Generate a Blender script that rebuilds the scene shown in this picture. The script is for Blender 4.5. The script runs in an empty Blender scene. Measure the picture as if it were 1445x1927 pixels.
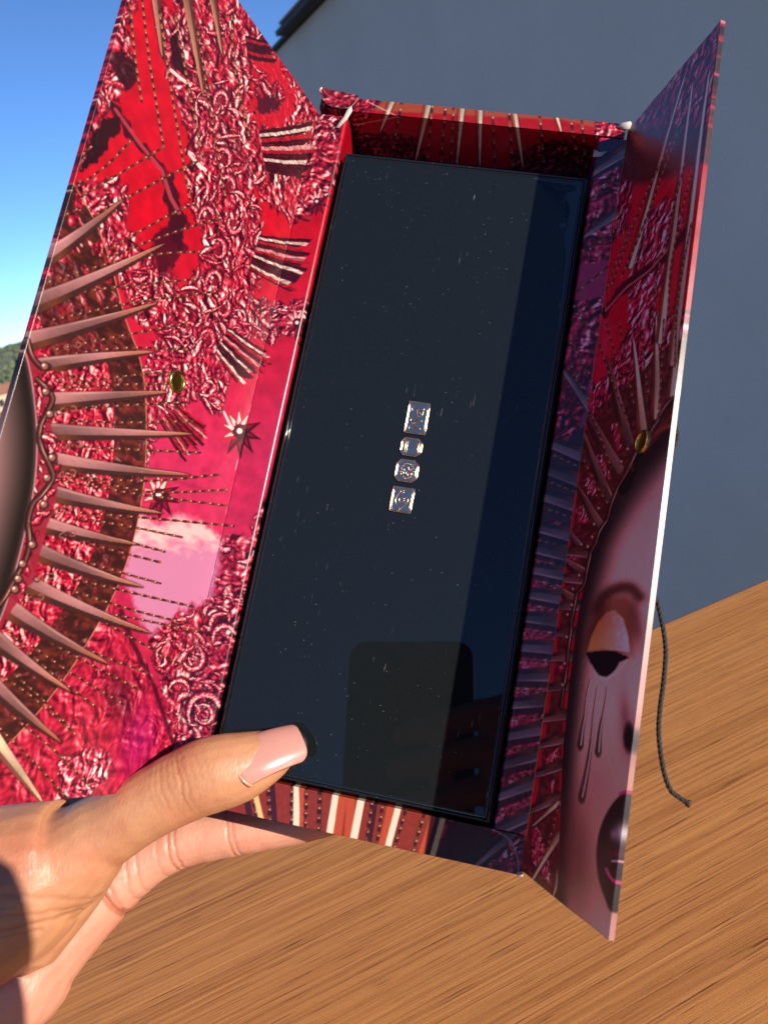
import bpy, bmesh, math, random
import numpy as np
from mathutils import Matrix, Vector

random.seed(7)
RNG = np.random.default_rng(11)
sc = bpy.context.scene
C = sc.collection
R = math.radians

# ------------------------------------------------------------------ camera
EYE = Vector((0.0, 0.0, 0.975))
cam_data = bpy.data.cameras.new('camera')
cam = bpy.data.objects.new('camera', cam_data)
C.objects.link(cam)
cam.matrix_world = Matrix((
    (0.97029573, 0.2419219, 0.0, EYE.x),
    (-0.0752628, 0.30186262, -0.95037596, EYE.y),
    (-0.22991675, 0.92214573, 0.31110373, EYE.z),
    (0, 0, 0, 1)))
cam_data.sensor_fit = 'VERTICAL'
cam_data.sensor_height = 7.6
cam_data.lens = 7.6 * 1448.0 / 1927.0
cam_data.clip_start = 0.003
cam_data.clip_end = 3000
cam_data.dof.use_dof = True
cam_data.dof.focus_distance = 0.262
cam_data.dof.aperture_fstop = cam_data.lens / 1.15
sc.camera = cam

# ------------------------------------------------------------------ light
SUN_AZ, SUN_EL = R(134.4), R(20.5)
world = bpy.data.worlds.new('World')
sc.world = world
world.use_nodes = True
wn = world.node_tree
wn.nodes.clear()
sky = wn.nodes.new('ShaderNodeTexSky')
sky.sky_type = 'NISHITA'
sky.sun_disc = False
sky.sun_elevation = SUN_EL
sky.sun_rotation = SUN_AZ
sky.altitude = 4500
sky.air_density = 1.0
sky.dust_density = 0.0
sky.ozone_density = 4.0
bg = wn.nodes.new('ShaderNodeBackground')
bg.inputs['Strength'].default_value = 0.088
wo = wn.nodes.new('ShaderNodeOutputWorld')
tint = wn.nodes.new('ShaderNodeMix'); tint.data_type = 'RGBA'; tint.blend_type = 'MULTIPLY'
tint.inputs['Factor'].default_value = 1.0
tint.inputs['B'].default_value = (0.80, 0.97, 1.12, 1)      # clear deep-blue air, the same over the whole dome
wn.links.new(sky.outputs[0], tint.inputs['A'])
wn.links.new(tint.outputs['Result'], bg.inputs[0])
wn.links.new(bg.outputs[0], wo.inputs[0])

sun_data = bpy.data.lights.new('sun', 'SUN')
sun_data.energy = 4.2
sun_data.angle = R(0.53)
sun_data.color = (1.0, 0.89, 0.76)
sun = bpy.data.objects.new('sun', sun_data)
C.objects.link(sun)
sdir = Vector((math.sin(SUN_AZ) * math.cos(SUN_EL), math.cos(SUN_AZ) * math.cos(SUN_EL), math.sin(SUN_EL)))
sun.rotation_euler = sdir.to_track_quat('Z', 'Y').to_euler()
sun.location = sdir * 5

sc.view_settings.view_transform = 'Standard'
sc.view_settings.look = 'None'
sc.view_settings.exposure = 0.92
sc.view_settings.gamma = 1.0
sc.view_settings.use_curve_mapping = False
sc.render.engine = 'CYCLES'
sc.cycles.max_bounces = 6
sc.cycles.diffuse_bounces = 3
sc.cycles.glossy_bounces = 3
sc.cycles.caustics_reflective = False
sc.cycles.caustics_refractive = False

# ------------------------------------------------------------------ helpers
def tag(o, label=None, cat=None, group=None, kind=None):
    if label: o['label'] = label
    if cat: o['category'] = cat
    if group: o['group'] = group
    if kind: o['kind'] = kind
    return o

def empty(name, mw, label=None, cat=None, group=None):
    o = bpy.data.objects.new(name, None)
    C.objects.link(o)
    o.empty_display_size = 0.02
    o.matrix_world = mw
    return tag(o, label, cat, group)

def link(name, me, mat, parent=None):
    o = bpy.data.objects.new(name, me)
    C.objects.link(o)
    if mat: me.materials.append(mat)
    if parent: o.parent = parent
    return o

def mesh_np(name, verts, quads=None, tris=None, smooth=False, col=None):
    me = bpy.data.meshes.new(name)
    verts = np.asarray(verts, np.float32)
    nq = 0 if quads is None else len(quads)
    nt = 0 if tris is None else len(tris)
    me.vertices.add(len(verts))
    me.vertices.foreach_set('co', verts.ravel())
    loops = []
    if nq: loops.append(np.asarray(quads, np.int32).ravel())
    if nt: loops.append(np.asarray(tris, np.int32).ravel())
    loops = np.concatenate(loops)
    me.loops.add(len(loops))
    me.loops.foreach_set('vertex_index', loops)
    me.polygons.add(nq + nt)
    starts = np.concatenate([np.arange(nq) * 4, nq * 4 + np.arange(nt) * 3]).astype(np.int32)
    me.polygons.foreach_set('loop_start', starts)
    me.polygons.foreach_set('use_smooth', np.full(nq + nt, smooth, bool))
    me.update(calc_edges=True)
    me.validate()
    if col is not None:
        at = me.color_attributes.new('print', 'FLOAT_COLOR', 'POINT')
        rgba = np.ones((len(verts), 4), np.float32)
        rgba[:, :3] = col
        at.data.foreach_set('color', rgba.ravel())
    return me

def bm_obj(name, bm, mat, parent=None, smooth=False):
    me = bpy.data.meshes.new(name)
    bmesh.ops.recalc_face_normals(bm, faces=bm.faces)
    bm.to_mesh(me)
    bm.free()
    if smooth:
        me.polygons.foreach_set('use_smooth', np.full(len(me.polygons), True, bool))
    return link(name, me, mat, parent)

def box_bm(bm, x0, x1, y0, y1, z0, z1, bevel=0.0, seg=2):
    r = bmesh.ops.create_cube(bm, size=1.0)
    vs = r['verts']
    for v in vs:
        v.co = Vector(((x0 + x1) / 2 + v.co.x * (x1 - x0), (y0 + y1) / 2 + v.co.y * (y1 - y0), (z0 + z1) / 2 + v.co.z * (z1 - z0)))
    if bevel > 0:
        es = list({e for v in vs for e in v.link_edges})
        bmesh.ops.bevel(bm, geom=es, offset=bevel, segments=seg, affect='EDGES', profile=0.5)
    return bm

def catmull(pts, n):
    p = np.asarray(pts, float)
    P = np.vstack([2 * p[0] - p[1], p, 2 * p[-1] - p[-2]])
    out = []
    for i in range(len(p) - 1):
        a, b, c, d = P[i], P[i + 1], P[i + 2], P[i + 3]
        for k in range(n):
            s = k / n
            out.append(0.5 * ((2 * b) + (-a + c) * s + (2 * a - 5 * b + 4 * c - d) * s * s + (-a + 3 * b - 3 * c + d) * s ** 3))
    out.append(p[-1])
    return np.array(out)

def tube_np(path, rad, seg=12, closed=False, flat=None):
    """verts, quads, tris of a tube; rad scalar or array; rounded ends"""
    path = np.asarray(path, float)
    n = len(path)
    rad = np.full(n, rad, float) if np.isscalar(rad) else np.asarray(rad, float)
    tang = np.gradient(path, axis=0)
    if closed:
        tang = np.roll(path, -1, 0) - np.roll(path, 1, 0)
    tang /= np.linalg.norm(tang, axis=1)[:, None] + 1e-12
    up = np.array([0.3, 0.2, 1.0]) if flat is None else np.asarray(flat[0], float)
    a = np.arange(seg) / seg * 2 * np.pi
    rings = []
    rows = [(path[i], tang[i], rad[i]) for i in range(n)]
    if not closed:
        pre = [(path[0] - tang[0] * rad[0] * math.sin(q), tang[0], rad[0] * math.cos(q)) for q in (1.45, 1.0, 0.5)]
        post = [(path[-1] + tang[-1] * rad[-1] * math.sin(q), tang[-1], rad[-1] * math.cos(q)) for q in (0.5, 1.0, 1.45)]
        rows = pre + rows + post
    k = 1.0 if flat is None else flat[1]
    for c, t, r in rows:
        u = np.cross(t, up); u /= np.linalg.norm(u) + 1e-12
        w = np.cross(u, t)
        rings.append(c + r * (np.cos(a)[:, None] * u + k * np.sin(a)[:, None] * w))
    m = len(rows)
    V = np.concatenate(rings)
    q = []
    tr = []
    I = np.arange(seg)
    J = (I + 1) % seg
    for i in range(m if closed else m - 1):
        o = i * seg
        p = ((i + 1) % m) * seg
        q.append(np.stack([o + I, o + J, p + J, p + I], 1))
    if not closed:
        V = np.vstack([V, rows[0][0][None], rows[-1][0][None]])
        c0, c1 = m * seg, m * seg + 1
        tr = np.vstack([np.stack([J, I, np.full(seg, c0)], 1), np.stack([(m - 1) * seg + I, (m - 1) * seg + J, np.full(seg, c1)], 1)])
    return V, np.concatenate(q), np.asarray(tr, int).reshape(-1, 3)

def merge_np(parts):
    V, Q, T, o = [], [], [], 0
    for v, q, t in parts:
        V.append(v); Q.append(q + o)
        if len(t): T.append(t + o)
        o += len(v)
    return np.concatenate(V), np.concatenate(Q), (np.concatenate(T) if T else None)

# ------------------------------------------------------------------ noise
def _hash(ix, iy, seed):
    h = (ix.astype(np.int64) * 374761393 + iy.astype(np.int64) * 668265263 + seed * 982451653) & 0xFFFFFFFF
    h = ((h ^ (h >> 13)) * 1274126177) & 0xFFFFFFFF
    h = h ^ (h >> 16)
    return (h & 0xFFFFFF) / float(0xFFFFFF)

def perlin(x, y, seed=0):
    xi = np.floor(x); yi = np.floor(y)
    xf = x - xi; yf = y - yi
    u = xf ** 3 * (xf * (xf * 6 - 15) + 10); v = yf ** 3 * (yf * (yf * 6 - 15) + 10)
    r = 0
    for dx in (0, 1):
        for dy in (0, 1):
            a = _hash(xi + dx, yi + dy, seed) * 2 * np.pi
            g = np.cos(a) * (xf - dx) + np.sin(a) * (yf - dy)
            r = r + g * (u if dx else 1 - u) * (v if dy else 1 - v)
    return r * 1.5

def fbm(x, y, seed=0, oct=3):
    r = 0; a = 1.0
    for i in range(oct):
        r = r + a * perlin(x * 2 ** i, y * 2 ** i, seed + i * 17); a *= 0.5
    return r

def lin(c):
    c = np.clip(np.asarray(c, float) / 255.0, 0, 1)
    return np.where(c <= 0.04045, c / 12.92, ((c + 0.055) / 1.055) ** 2.4)

# ------------------------------------------------------------------ materials
def new_mat(name):
    m = bpy.data.materials.new(name)
    m.use_nodes = True
    nt = m.node_tree
    b = nt.nodes['Principled BSDF']
    return m, nt, b

def N(nt, typ, **kw):
    n = nt.nodes.new(typ)
    for k, v in kw.items():
        if hasattr(n, k): setattr(n, k, v)
    return n

def noise(nt, scale, detail=4, rough=0.55, vec=None, dist=0.0):
    n = nt.nodes.new('ShaderNodeTexNoise')
    n.inputs['Scale'].default_value = scale
    n.inputs['Detail'].default_value = detail
    n.inputs['Roughness'].default_value = rough
    n.inputs['Distortion'].default_value = dist
    if vec: nt.links.new(vec, n.inputs['Vector'])
    return n

def ramp(nt, fac, stops):
    r = nt.nodes.new('ShaderNodeValToRGB')
    el = r.color_ramp.elements
    while len(el) < len(stops): el.new(0.5)
    for e, (p, c) in zip(el, stops):
        e.position = p
        e.color = (*c, 1) if len(c) == 3 else c
    nt.links.new(fac, r.inputs[0])
    return r

def bump(nt, height, strength, dist, b):
    bp = nt.nodes.new('ShaderNodeBump')
    bp.inputs['Strength'].default_value = strength
    bp.inputs['Distance'].default_value = dist
    nt.links.new(height, bp.inputs['Height'])
    nt.links.new(bp.outputs[0], b.inputs['Normal'])
    return bp

def simple(name, col, rough=0.5, metal=0.0, nscale=0, namt=0.15, bumpd=0.0):
    m, nt, b = new_mat(name)
    b.inputs['Base Color'].default_value = (*col, 1)
    b.inputs['Roughness'].default_value = rough
    b.inputs['Metallic'].default_value = metal
    if nscale:
        tc = nt.nodes.new('ShaderNodeTexCoord')
        n = noise(nt, nscale, 5, 0.6, tc.outputs['Object'])
        r = ramp(nt, n.outputs['Fac'], [(0.3, tuple(c * (1 - namt) for c in col)), (0.7, tuple(min(1, c * (1 + namt)) for c in col))])
        nt.links.new(r.outputs[0], b.inputs['Base Color'])
        if bumpd: bump(nt, n.outputs['Fac'], 0.4, bumpd, b)
    return m

M = {}
def make_paper():
    m, nt, b = new_mat('printed_paper')
    ca = nt.nodes.new('ShaderNodeVertexColor'); ca.layer_name = 'print'
    nt.links.new(ca.outputs['Color'], b.inputs['Base Color'])
    tc = nt.nodes.new('ShaderNodeTexCoord')
    n1 = noise(nt, 900, 3, 0.6, tc.outputs['Object'])
    n2 = noise(nt, 60, 3, 0.5, tc.outputs['Object'])
    r = ramp(nt, n2.outputs['Fac'], [(0.3, (0.24,) * 3), (0.7, (0.34,) * 3)])
    nt.links.new(r.outputs[0], b.inputs['Roughness'])
    b.inputs['IOR'].default_value = 1.48
    bump(nt, n1.outputs['Fac'], 0.10, 0.0001, b)
    return m
M['paper'] = make_paper()
M['torn'] = simple('torn_white_paper', (0.42, 0.38, 0.34), 0.85, 0, 600, 0.15, 0.0003)
M['outer'] = simple('plum_outer_paper', (0.10, 0.012, 0.03), 0.35, 0, 120, 0.7)
M['brass'] = simple('brass', (0.62, 0.42, 0.12), 0.22, 1.0, 300, 0.12)
M['gold'] = simple('gold_edge', (0.90, 0.58, 0.33), 0.18, 1.0, 900, 0.18)
M['plate'] = simple('silvered_plate', (0.26, 0.31, 0.33), 0.3, 1.0, 700, 0.05)
M['gap'] = simple('black_plastic', (0.008, 0.008, 0.009), 0.25, 0, 300, 0.3)
M['steel_hole'] = simple('dark_brass_bore', (0.16, 0.12, 0.02), 0.35, 1.0, 300, 0.2)

def make_lid():
    m, nt, b = new_mat('black_lacquer_dusty')
    tc = nt.nodes.new('ShaderNodeTexCoord')
    # dust specks: sparse voronoi cells
    def specks(scale, thr, keep):
        v = nt.nodes.new('ShaderNodeTexVoronoi'); v.inputs['Scale'].default_value = scale
        nt.links.new(tc.outputs['Object'], v.inputs['Vector'])
        a = ramp(nt, v.outputs['Distance'], [(0.0, (1, 1, 1)), (thr, (0, 0, 0))])
        sep = nt.nodes.new('ShaderNodeSeparateColor'); nt.links.new(v.outputs['Color'], sep.inputs[0])
        k = ramp(nt, sep.outputs[0], [(keep, (0, 0, 0)), (keep + 0.05, (1, 1, 1))])
        mm = nt.nodes.new('ShaderNodeMath'); mm.operation = 'MULTIPLY'
        nt.links.new(a.outputs[0], mm.inputs[0]); nt.links.new(k.outputs[0], mm.inputs[1])
        return mm
    s1 = specks(760, 0.10, 0.72); s2 = specks(330, 0.05, 0.72)
    mp = nt.nodes.new('ShaderNodeMapping'); mp.inputs['Scale'].default_value = (1100, 90, 300)
    mp.inputs['Rotation'].default_value = (0, 0, 0.05)
    nt.links.new(tc.outputs['Object'], mp.inputs['Vector'])
    sn = noise(nt, 1.0, 3, 0.5, mp.outputs[0])
    sr = ramp(nt, sn.outputs['Fac'], [(0.70, (0, 0, 0)), (0.78, (0.40, 0.40, 0.40))])
    patch = noise(nt, 28, 2, 0.5, tc.outputs['Object'])
    pr = ramp(nt, patch.outputs['Fac'], [(0.5, (0, 0, 0)), (0.68, (1, 1, 1))])
    ms = nt.nodes.new('ShaderNodeMath'); ms.operation = 'MULTIPLY'
    nt.links.new(sr.outputs[0], ms.inputs[0]); nt.links.new(pr.outputs[0], ms.inputs[1])
    ad = nt.nodes.new('ShaderNodeMath'); ad.operation = 'ADD'; ad.use_clamp = True
    nt.links.new(s1.outputs[0], ad.inputs[0]); nt.links.new(s2.outputs[0], ad.inputs[1])
    cl = noise(nt, 45, 3, 0.6, tc.outputs['Object'])
    clr = ramp(nt, cl.outputs['Fac'], [(0.42, (0.12, 0.12, 0.12)), (0.62, (1, 1, 1))])
    mc = nt.nodes.new('ShaderNodeMath'); mc.operation = 'MULTIPLY'
    nt.links.new(ad.outputs[0], mc.inputs[0]); nt.links.new(clr.outputs[0], mc.inputs[1])
    ad2 = nt.nodes.new('ShaderNodeMath'); ad2.operation = 'ADD'; ad2.use_clamp = True
    nt.links.new(mc.outputs[0], ad2.inputs[0]); nt.links.new(ms.outputs[0], ad2.inputs[1])
    mx = nt.nodes.new('ShaderNodeMix'); mx.data_type = 'RGBA'
    mx.inputs['A'].default_value = (0.0070, 0.0092, 0.0105, 1)
    mx.inputs['B'].default_value = (0.55, 0.55, 0.56, 1)
    nt.links.new(ad2.outputs[0], mx.inputs['Factor'])
    nt.links.new(mx.outputs['Result'], b.inputs['Base Color'])
    b.inputs['Roughness'].default_value = 0.02
    b.inputs['IOR'].default_value = 1.5
    return m
M['lid'] = make_lid()

# ------------------------------------------------------------------ the box frame: x right, y up, z out of the lid (metres)
BOX = Matrix((
    (0.910444, 0.41165, -0.040453, EYE.x + 0.017962),
    (-0.242186, 0.451237, -0.858913, EYE.y + 0.305257),
    (-0.335318, 0.791789, 0.510521, EYE.z + 0.036578),
    (0, 0, 0, 1)))
BR = np.array([[0.9787225, 0.16206232, -0.12584937], [-0.18341516, 0.96594351, -0.18251579], [-0.09198445, -0.201715, -0.97511534]]).T
BT = np.array([-13.95572072, -130.22131125, 278.72942895])

def view_xy(P):
    """millimetre point of the box (y down) -> pixel position in the camera view, where the print is drawn"""
    q = np.asarray(P) @ BR.T + BT
    return q[:, 0] / q[:, 2] * 1448 + 722.5, q[:, 1] / q[:, 2] * 1448 + 963.5

# ------------------------------------------------------------------ printed artwork (flat print held in vertex colours)
class Art:
    def __init__(s, x, y, u, v, base):
        s.x, s.y, s.u, s.v = x, y, u, v          # camera-view coordinates, millimetres on the card
        s.c = np.tile(np.asarray(base, float), (len(x), 1))
        s.wx = fbm(u / 3.5, v / 3.5, 91, 3); s.wy = fbm(u / 3.5, v / 3.5, 57, 3)
        # tile index so that each mark only touches the vertices near it
        s.T = 24.0
        s.ox, s.oy = x.min(), y.min()
        tx = ((x - s.ox) / s.T).astype(int); ty = ((y - s.oy) / s.T).astype(int)
        s.nx, s.ny = tx.max() + 1, ty.max() + 1
        key = ty * s.nx + tx
        s.order = np.argsort(key, kind='stable')
        s.start = np.searchsorted(key[s.order], np.arange(s.nx * s.ny + 1))

    def near(s, x0, x1, y0, y1):
        a, b = (int(np.clip((k - s.ox) // s.T, 0, s.nx - 1)) for k in (x0, x1))
        c, d = (int(np.clip((k - s.oy) // s.T, 0, s.ny - 1)) for k in (y0, y1))
        i = np.concatenate([s.order[s.start[r * s.nx + a]:s.start[r * s.nx + b + 1]] for r in range(c, d + 1)])
        return i[(s.x[i] > x0) & (s.x[i] < x1) & (s.y[i] > y0) & (s.y[i] < y1)]

    def _blend(s, idx, a, col):
        a = np.clip(a, 0, 1)[:, None]
        col = np.asarray(col, float)
        s.c[idx] = s.c[idx] * (1 - a) + col * a

    def poly_mask(s, pts, feather=2.0, wob=0.0):
        pts = np.asarray(pts, float)
        pad = feather + wob * 1.5 + 2
        idx = s.near(pts[:, 0].min() - pad, pts[:, 0].max() + pad, pts[:, 1].min() - pad, pts[:, 1].max() + pad)
        x = s.x[idx] + wob * s.wx[idx]; y = s.y[idx] + wob * s.wy[idx]
        inside = np.zeros(len(idx), bool)
        d = np.full(len(idx), 1e9)
        n = len(pts)
        for i in range(n):
            ax, ay = pts[i]; bx, by = pts[(i + 1) % n]
            cond = (ay > y) != (by > y)
            with np.errstate(divide='ignore', invalid='ignore'):
                xi = (bx - ax) * (y - ay) / (by - ay + 1e-12) + ax
            inside ^= cond & (x < xi)
            ex, ey = bx - ax, by - ay
            t = np.clip(((x - ax) * ex + (y - ay) * ey) / (ex * ex + ey * ey + 1e-12), 0, 1)
            d = np.minimum(d, np.hypot(x - ax - t * ex, y - ay - t * ey))
        sd = np.where(inside, d, -d)
        return idx, np.clip(0.5 + sd / max(feather, 0.5), 0, 1), sd

    def poly(s, pts, col, alpha=1.0, feather=2.0, wob=0.0, grain=0.0):
        idx, m, sd = s.poly_mask(pts, feather, wob)
        if callable(col): col = col(idx, sd)
        else: col = np.tile(np.asarray(col, float), (len(idx), 1))
        if grain:
            col = col * (1 + grain * fbm(s.u[idx] / 0.9, s.v[idx] / 0.9, 5, 3))[:, None]
        s._blend(idx, m * alpha, col)

    def seg(s, pts, w, pad=6):
        """nearest point on a polyline: idx, distance, arc length, fraction, side, local width"""
        pts = np.asarray(pts, float)
        wm = np.max(w) + pad
        idx = s.near(pts[:, 0].min() - wm, pts[:, 0].max() + wm, pts[:, 1].min() - wm, pts[:, 1].max() + wm)
        x, y = s.x[idx], s.y[idx]
        L = np.hypot(*np.diff(pts, axis=0).T); cum = np.concatenate([[0], np.cumsum(L)])
        best = np.full(len(idx), 1e9); arc = np.zeros(len(idx)); side = np.zeros(len(idx)); over = np.zeros(len(idx))
        for i in range(len(pts) - 1):
            ex, ey = pts[i + 1] - pts[i]
            tr = ((x - pts[i, 0]) * ex + (y - pts[i, 1]) * ey) / (L[i] ** 2 + 1e-12)
            t = np.clip(tr, 0, 1)
            dx, dy = x - pts[i, 0] - t * ex, y - pts[i, 1] - t * ey
            d = np.hypot(dx, dy)
            b = d < best
            best[b] = d[b]; arc[b] = (cum[i] + t * L[i])[b]; side[b] = ((ex * dy - ey * dx) / (L[i] + 1e-9))[b]
        return idx, best, arc, arc / cum[-1], side

    def stroke(s, pts, w0, w1, col, alpha=1.0, feather=1.6):
        idx, d, arc, f, side = s.seg(pts, max(w0, w1))
        w = w0 + (w1 - w0) * f
        col = col(idx, side / np.maximum(w, .1), f, arc) if callable(col) else col
        s._blend(idx, np.clip(0.5 + (w - d) / feather, 0, 1) * alpha, col)

    def blade(s, base, tip, w, hi=(178, 118, 118), lo=(62, 34, 32), warm=(176, 98, 62), flip=1, wt=2.0, bend=0.0):
        b = np.asarray(base, float); t = np.asarray(tip, float)
        nrm = np.array([-(t - b)[1], (t - b)[0]]); nrm /= np.linalg.norm(nrm) + 1e-9
        mid = (b + t) / 2 + nrm * bend
        pts = [b, (b + mid) / 2 + nrm * bend * .3, mid, (mid + t) / 2 + nrm * bend * .3, t]
        def width(f): return w * (1 - f) ** 0.85 + wt * np.clip((1 - f) * 14, 0, 1)
        idx, d, arc, f, side = s.seg(pts, w + wt + 3)
        ww = width(f)
        q = side / np.maximum(ww, .5) * flip                      # -1..1 across
        hi_, lo_, wa = (np.asarray(v, float) for v in (hi, lo, warm))
        k = np.clip((q - 0.22) * 9, 0, 1)[:, None]
        fw = np.clip((f - .55) * 1.8, 0, 1)[:, None]
        top = hi_ * (0.84 + 0.16 * np.cos(f * 5.0 + b[1] * .05))[:, None]
        top = top * (1 - fw) + wa * fw
        top = top * (1.02 - 0.16 * np.clip(q + .4, 0, 1))[:, None] * (1 + .05 * perlin(s.u[idx] / 2.5, s.v[idx] / .8, 23))[:, None]
        ember = np.clip(.5 - np.abs(f - .12) * 3.2, 0, .45)[:, None]
        low = lo_ * (1 - ember) + np.array([150, 78, 40.]) * ember
        rim = np.exp(-((q + 0.80) / 0.16) ** 2)[:, None] * (.25 + .45 * np.clip(np.sin(f * 7 + b[0]), 0, 1))[:, None]
        col = top * (1 - k) + low * k
        col = col * (1 - rim) + np.array([214, 160, 150.]) * rim
        s._blend(idx, np.clip(0.5 + (ww + 2.0 - d) / 3, 0, 1) * .5, (34, 12, 16))
        s._blend(idx, np.clip(0.5 + (ww - d) / 1.4, 0, 1), col)

    def strand(s, pts, w=1.9, period=19.0, ph=0.0, glint=(250, 206, 168), dark=(64, 24, 26), warm=(176, 84, 50)):
        idx, d, arc, f, side = s.seg(pts, w + 2)
        arc = arc + 2.2 * perlin(arc / 23 + ph * 7, arc * 0 + ph * 31, 3)
        k = (arc / period + ph) % 1.0
        tw = w * (0.78 + 0.5 * np.abs(np.sin(np.pi * arc / period)))
        g = np.exp(-((k - 0.5) / 0.085) ** 2) * np.exp(-((side + .3 * w) / (0.75 * w)) ** 2)
        wv = np.clip(np.sin(2 * np.pi * k) * .6 + .2, 0, 1)
        col = np.asarray(dark) * (1 - wv[:, None]) + np.asarray(warm) * wv[:, None] * .8 + np.asarray(dark) * .1 * wv[:, None]
        col = col * (1 - g[:, None]) + np.asarray(glint) * g[:, None]
        s._blend(idx, np.clip(0.5 + (tw - d) / 1.3, 0, 1) * .95, col)

    def relief(s, idx, scale=3.2, seed=3, gain=2.3, aniso=(1, 1), warp=0.55):
        """shade -1..1 of embossed carving as the print shows it"""
        u = s.u[idx] / aniso[0]; v = s.v[idx] / aniso[1]
        wx = perlin(u / (scale * 2.2), v / (scale * 2.2), seed + 40) * warp * scale
        wy = perlin(u / (scale * 2.2), v / (scale * 2.2), seed + 60) * warp * scale
        u = u + wx; v = v + wy
        def h(a, b):
            return perlin(a / scale, b / scale, seed) + .5 * perlin(a / (scale * .46), b / (scale * .46), seed + 9) + .22 * perlin(a / (scale * .21), b / (scale * .21), seed + 19)
        e = 0.15 * scale
        amp = .55 + .75 * np.clip(perlin(u / (scale * 2.7), v / (scale * 2.7), seed + 80) + .35, 0, 1)
        return np.clip((h(u - e * .8, v - e * .6) - h(u + e * .8, v + e * .6)) * gain * .72 * amp + .02, -1, 1)

    RAMP_X = [-1, -.55, -.22, .08, .34, .58, .8, 1]
    def relief_col(s, sh, tint=0.0):
        red = np.array([[34, 8, 18], [70, 8, 24], [128, 14, 36], [190, 24, 50], [214, 66, 84], [238, 140, 142], [252, 206, 196], [255, 244, 232]], float)
        pink = np.array([[52, 14, 32], [88, 14, 40], [150, 24, 62], [206, 52, 96], [224, 96, 128], [240, 156, 168], [252, 214, 210], [255, 246, 238]], float)
        rr = np.stack([np.interp(sh, s.RAMP_X, red[:, k]) for k in range(3)], 1)
        pp = np.stack([np.interp(sh, s.RAMP_X, pink[:, k]) for k in range(3)], 1)
        t = np.clip(np.asarray(tint), 0, 1)
        t = t[:, None] if np.ndim(t) else t
        return rr * (1 - t) + pp * t

    def ornament(s, pts, scale=3.2, seed=3, gain=2.3, alpha=1.0, feather=5, wob=9, tint=None, aniso=(1, 1), dark=0.0):
        idx, m, sd = s.poly_mask(pts, feather, wob)
        sh = s.relief(idx, scale, seed, gain, aniso) - dark
        tt = np.clip((s.y[idx] - 350) / 700, 0, .7) if tint is None else tint
        s._blend(idx, m * alpha, s.relief_col(np.clip(sh, -1, 1), tt))
        # dark undercut along the rim of each raised patch
        s._blend(idx, np.clip(1 - np.abs(sd - 1) / 5, 0, 1) * .35 * alpha, (45, 8, 22))

    def leaf(s, pts, w, tint=0.3, lit=1.0, side_flip=1):
        """one carved lobe: cream on the lit flank, plum in the undercut"""
        idx, d, arc, f, side = s.seg(pts, w * 1.6 + 2)
        ww = w * np.clip(np.sin(np.pi * np.clip(f * .92 + .06, 0, 1)), 0.05, 1) ** .7
        q = np.clip(side * side_flip / np.maximum(ww, .4), -1.6, 1.6)
        sh = np.interp(q, [-1.2, -.8, -.35, .1, .5, .8, 1.1], [-.1, .6, .98, .5, .0, -.5, -.95]) * lit
        sh = sh + .62 * perlin(s.u[idx] / .62, s.v[idx] / .62, 61) + .3 * perlin(s.u[idx] / 1.7, s.v[idx] / 1.7, 63) - .20
        s._blend(idx, np.clip(.5 + (ww * 1.35 + 1.2 - d) / 3, 0, 1) * .5, (46, 7, 22))
        s._blend(idx, np.clip(.5 + (ww - d) / 2.6, 0, 1), s.relief_col(np.clip(sh, -1, 1), tint))

    def leaves(s, pts, step=13, seed=1, ang=60, spread=70, size=(9, 42), wid=(2.4, 7.2), tint=.3, curl=.9, lit=(.3, 1.15), keep=.66):
        """acanthus lobes scattered over a patch of carving"""
        rg = np.random.default_rng(seed)
        P = np.asarray(pts, float); n = len(P)
        x0, y0 = P.min(0); x1, y1 = P.max(0)
        for gy in np.arange(y0, y1, step):
            for gx in np.arange(x0, x1, step):
                x, y = gx + rg.uniform(-.5, .5) * step, gy + rg.uniform(-.5, .5) * step
                j = np.roll(np.arange(n), -1)
                c = ((P[:, 1] > y) != (P[j, 1] > y)) & (x < (P[j, 0] - P[:, 0]) * (y - P[:, 1]) / (P[j, 1] - P[:, 1] + 1e-9) + P[:, 0])
                if (c.sum() % 2) == 0 or rg.uniform() > keep: continue
                a = R(ang + spread * float(perlin(np.array([x / 60.]), np.array([y / 60.]), seed)[0]) * 1.6 + rg.normal(0, 22))
                L = size[0] + (size[1] - size[0]) * rg.uniform() ** 1.7; k = rg.uniform(-curl, curl)
                t = np.linspace(-.5, .5, 5)
                pp = np.stack([x + L * (t * math.cos(a) - k * (t ** 2) * math.sin(a)), y + L * (t * math.sin(a) + k * (t ** 2) * math.cos(a))], 1)
                s.leaf(pp, min(wid[0] + (wid[1] - wid[0]) * rg.uniform() ** 1.5, L * .34), tint, rg.uniform(*lit), 1 if math.sin(a - .9) < .75 else -1)

    def carved(s, pts, scale=3.2, seed=3, step=13, ang=60, tint=None, **kw):
        s.ornament(pts, scale, seed, tint=tint)
        s.leaves(pts, step, seed, ang, tint=.3 if tint is None else tint, **kw)

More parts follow.
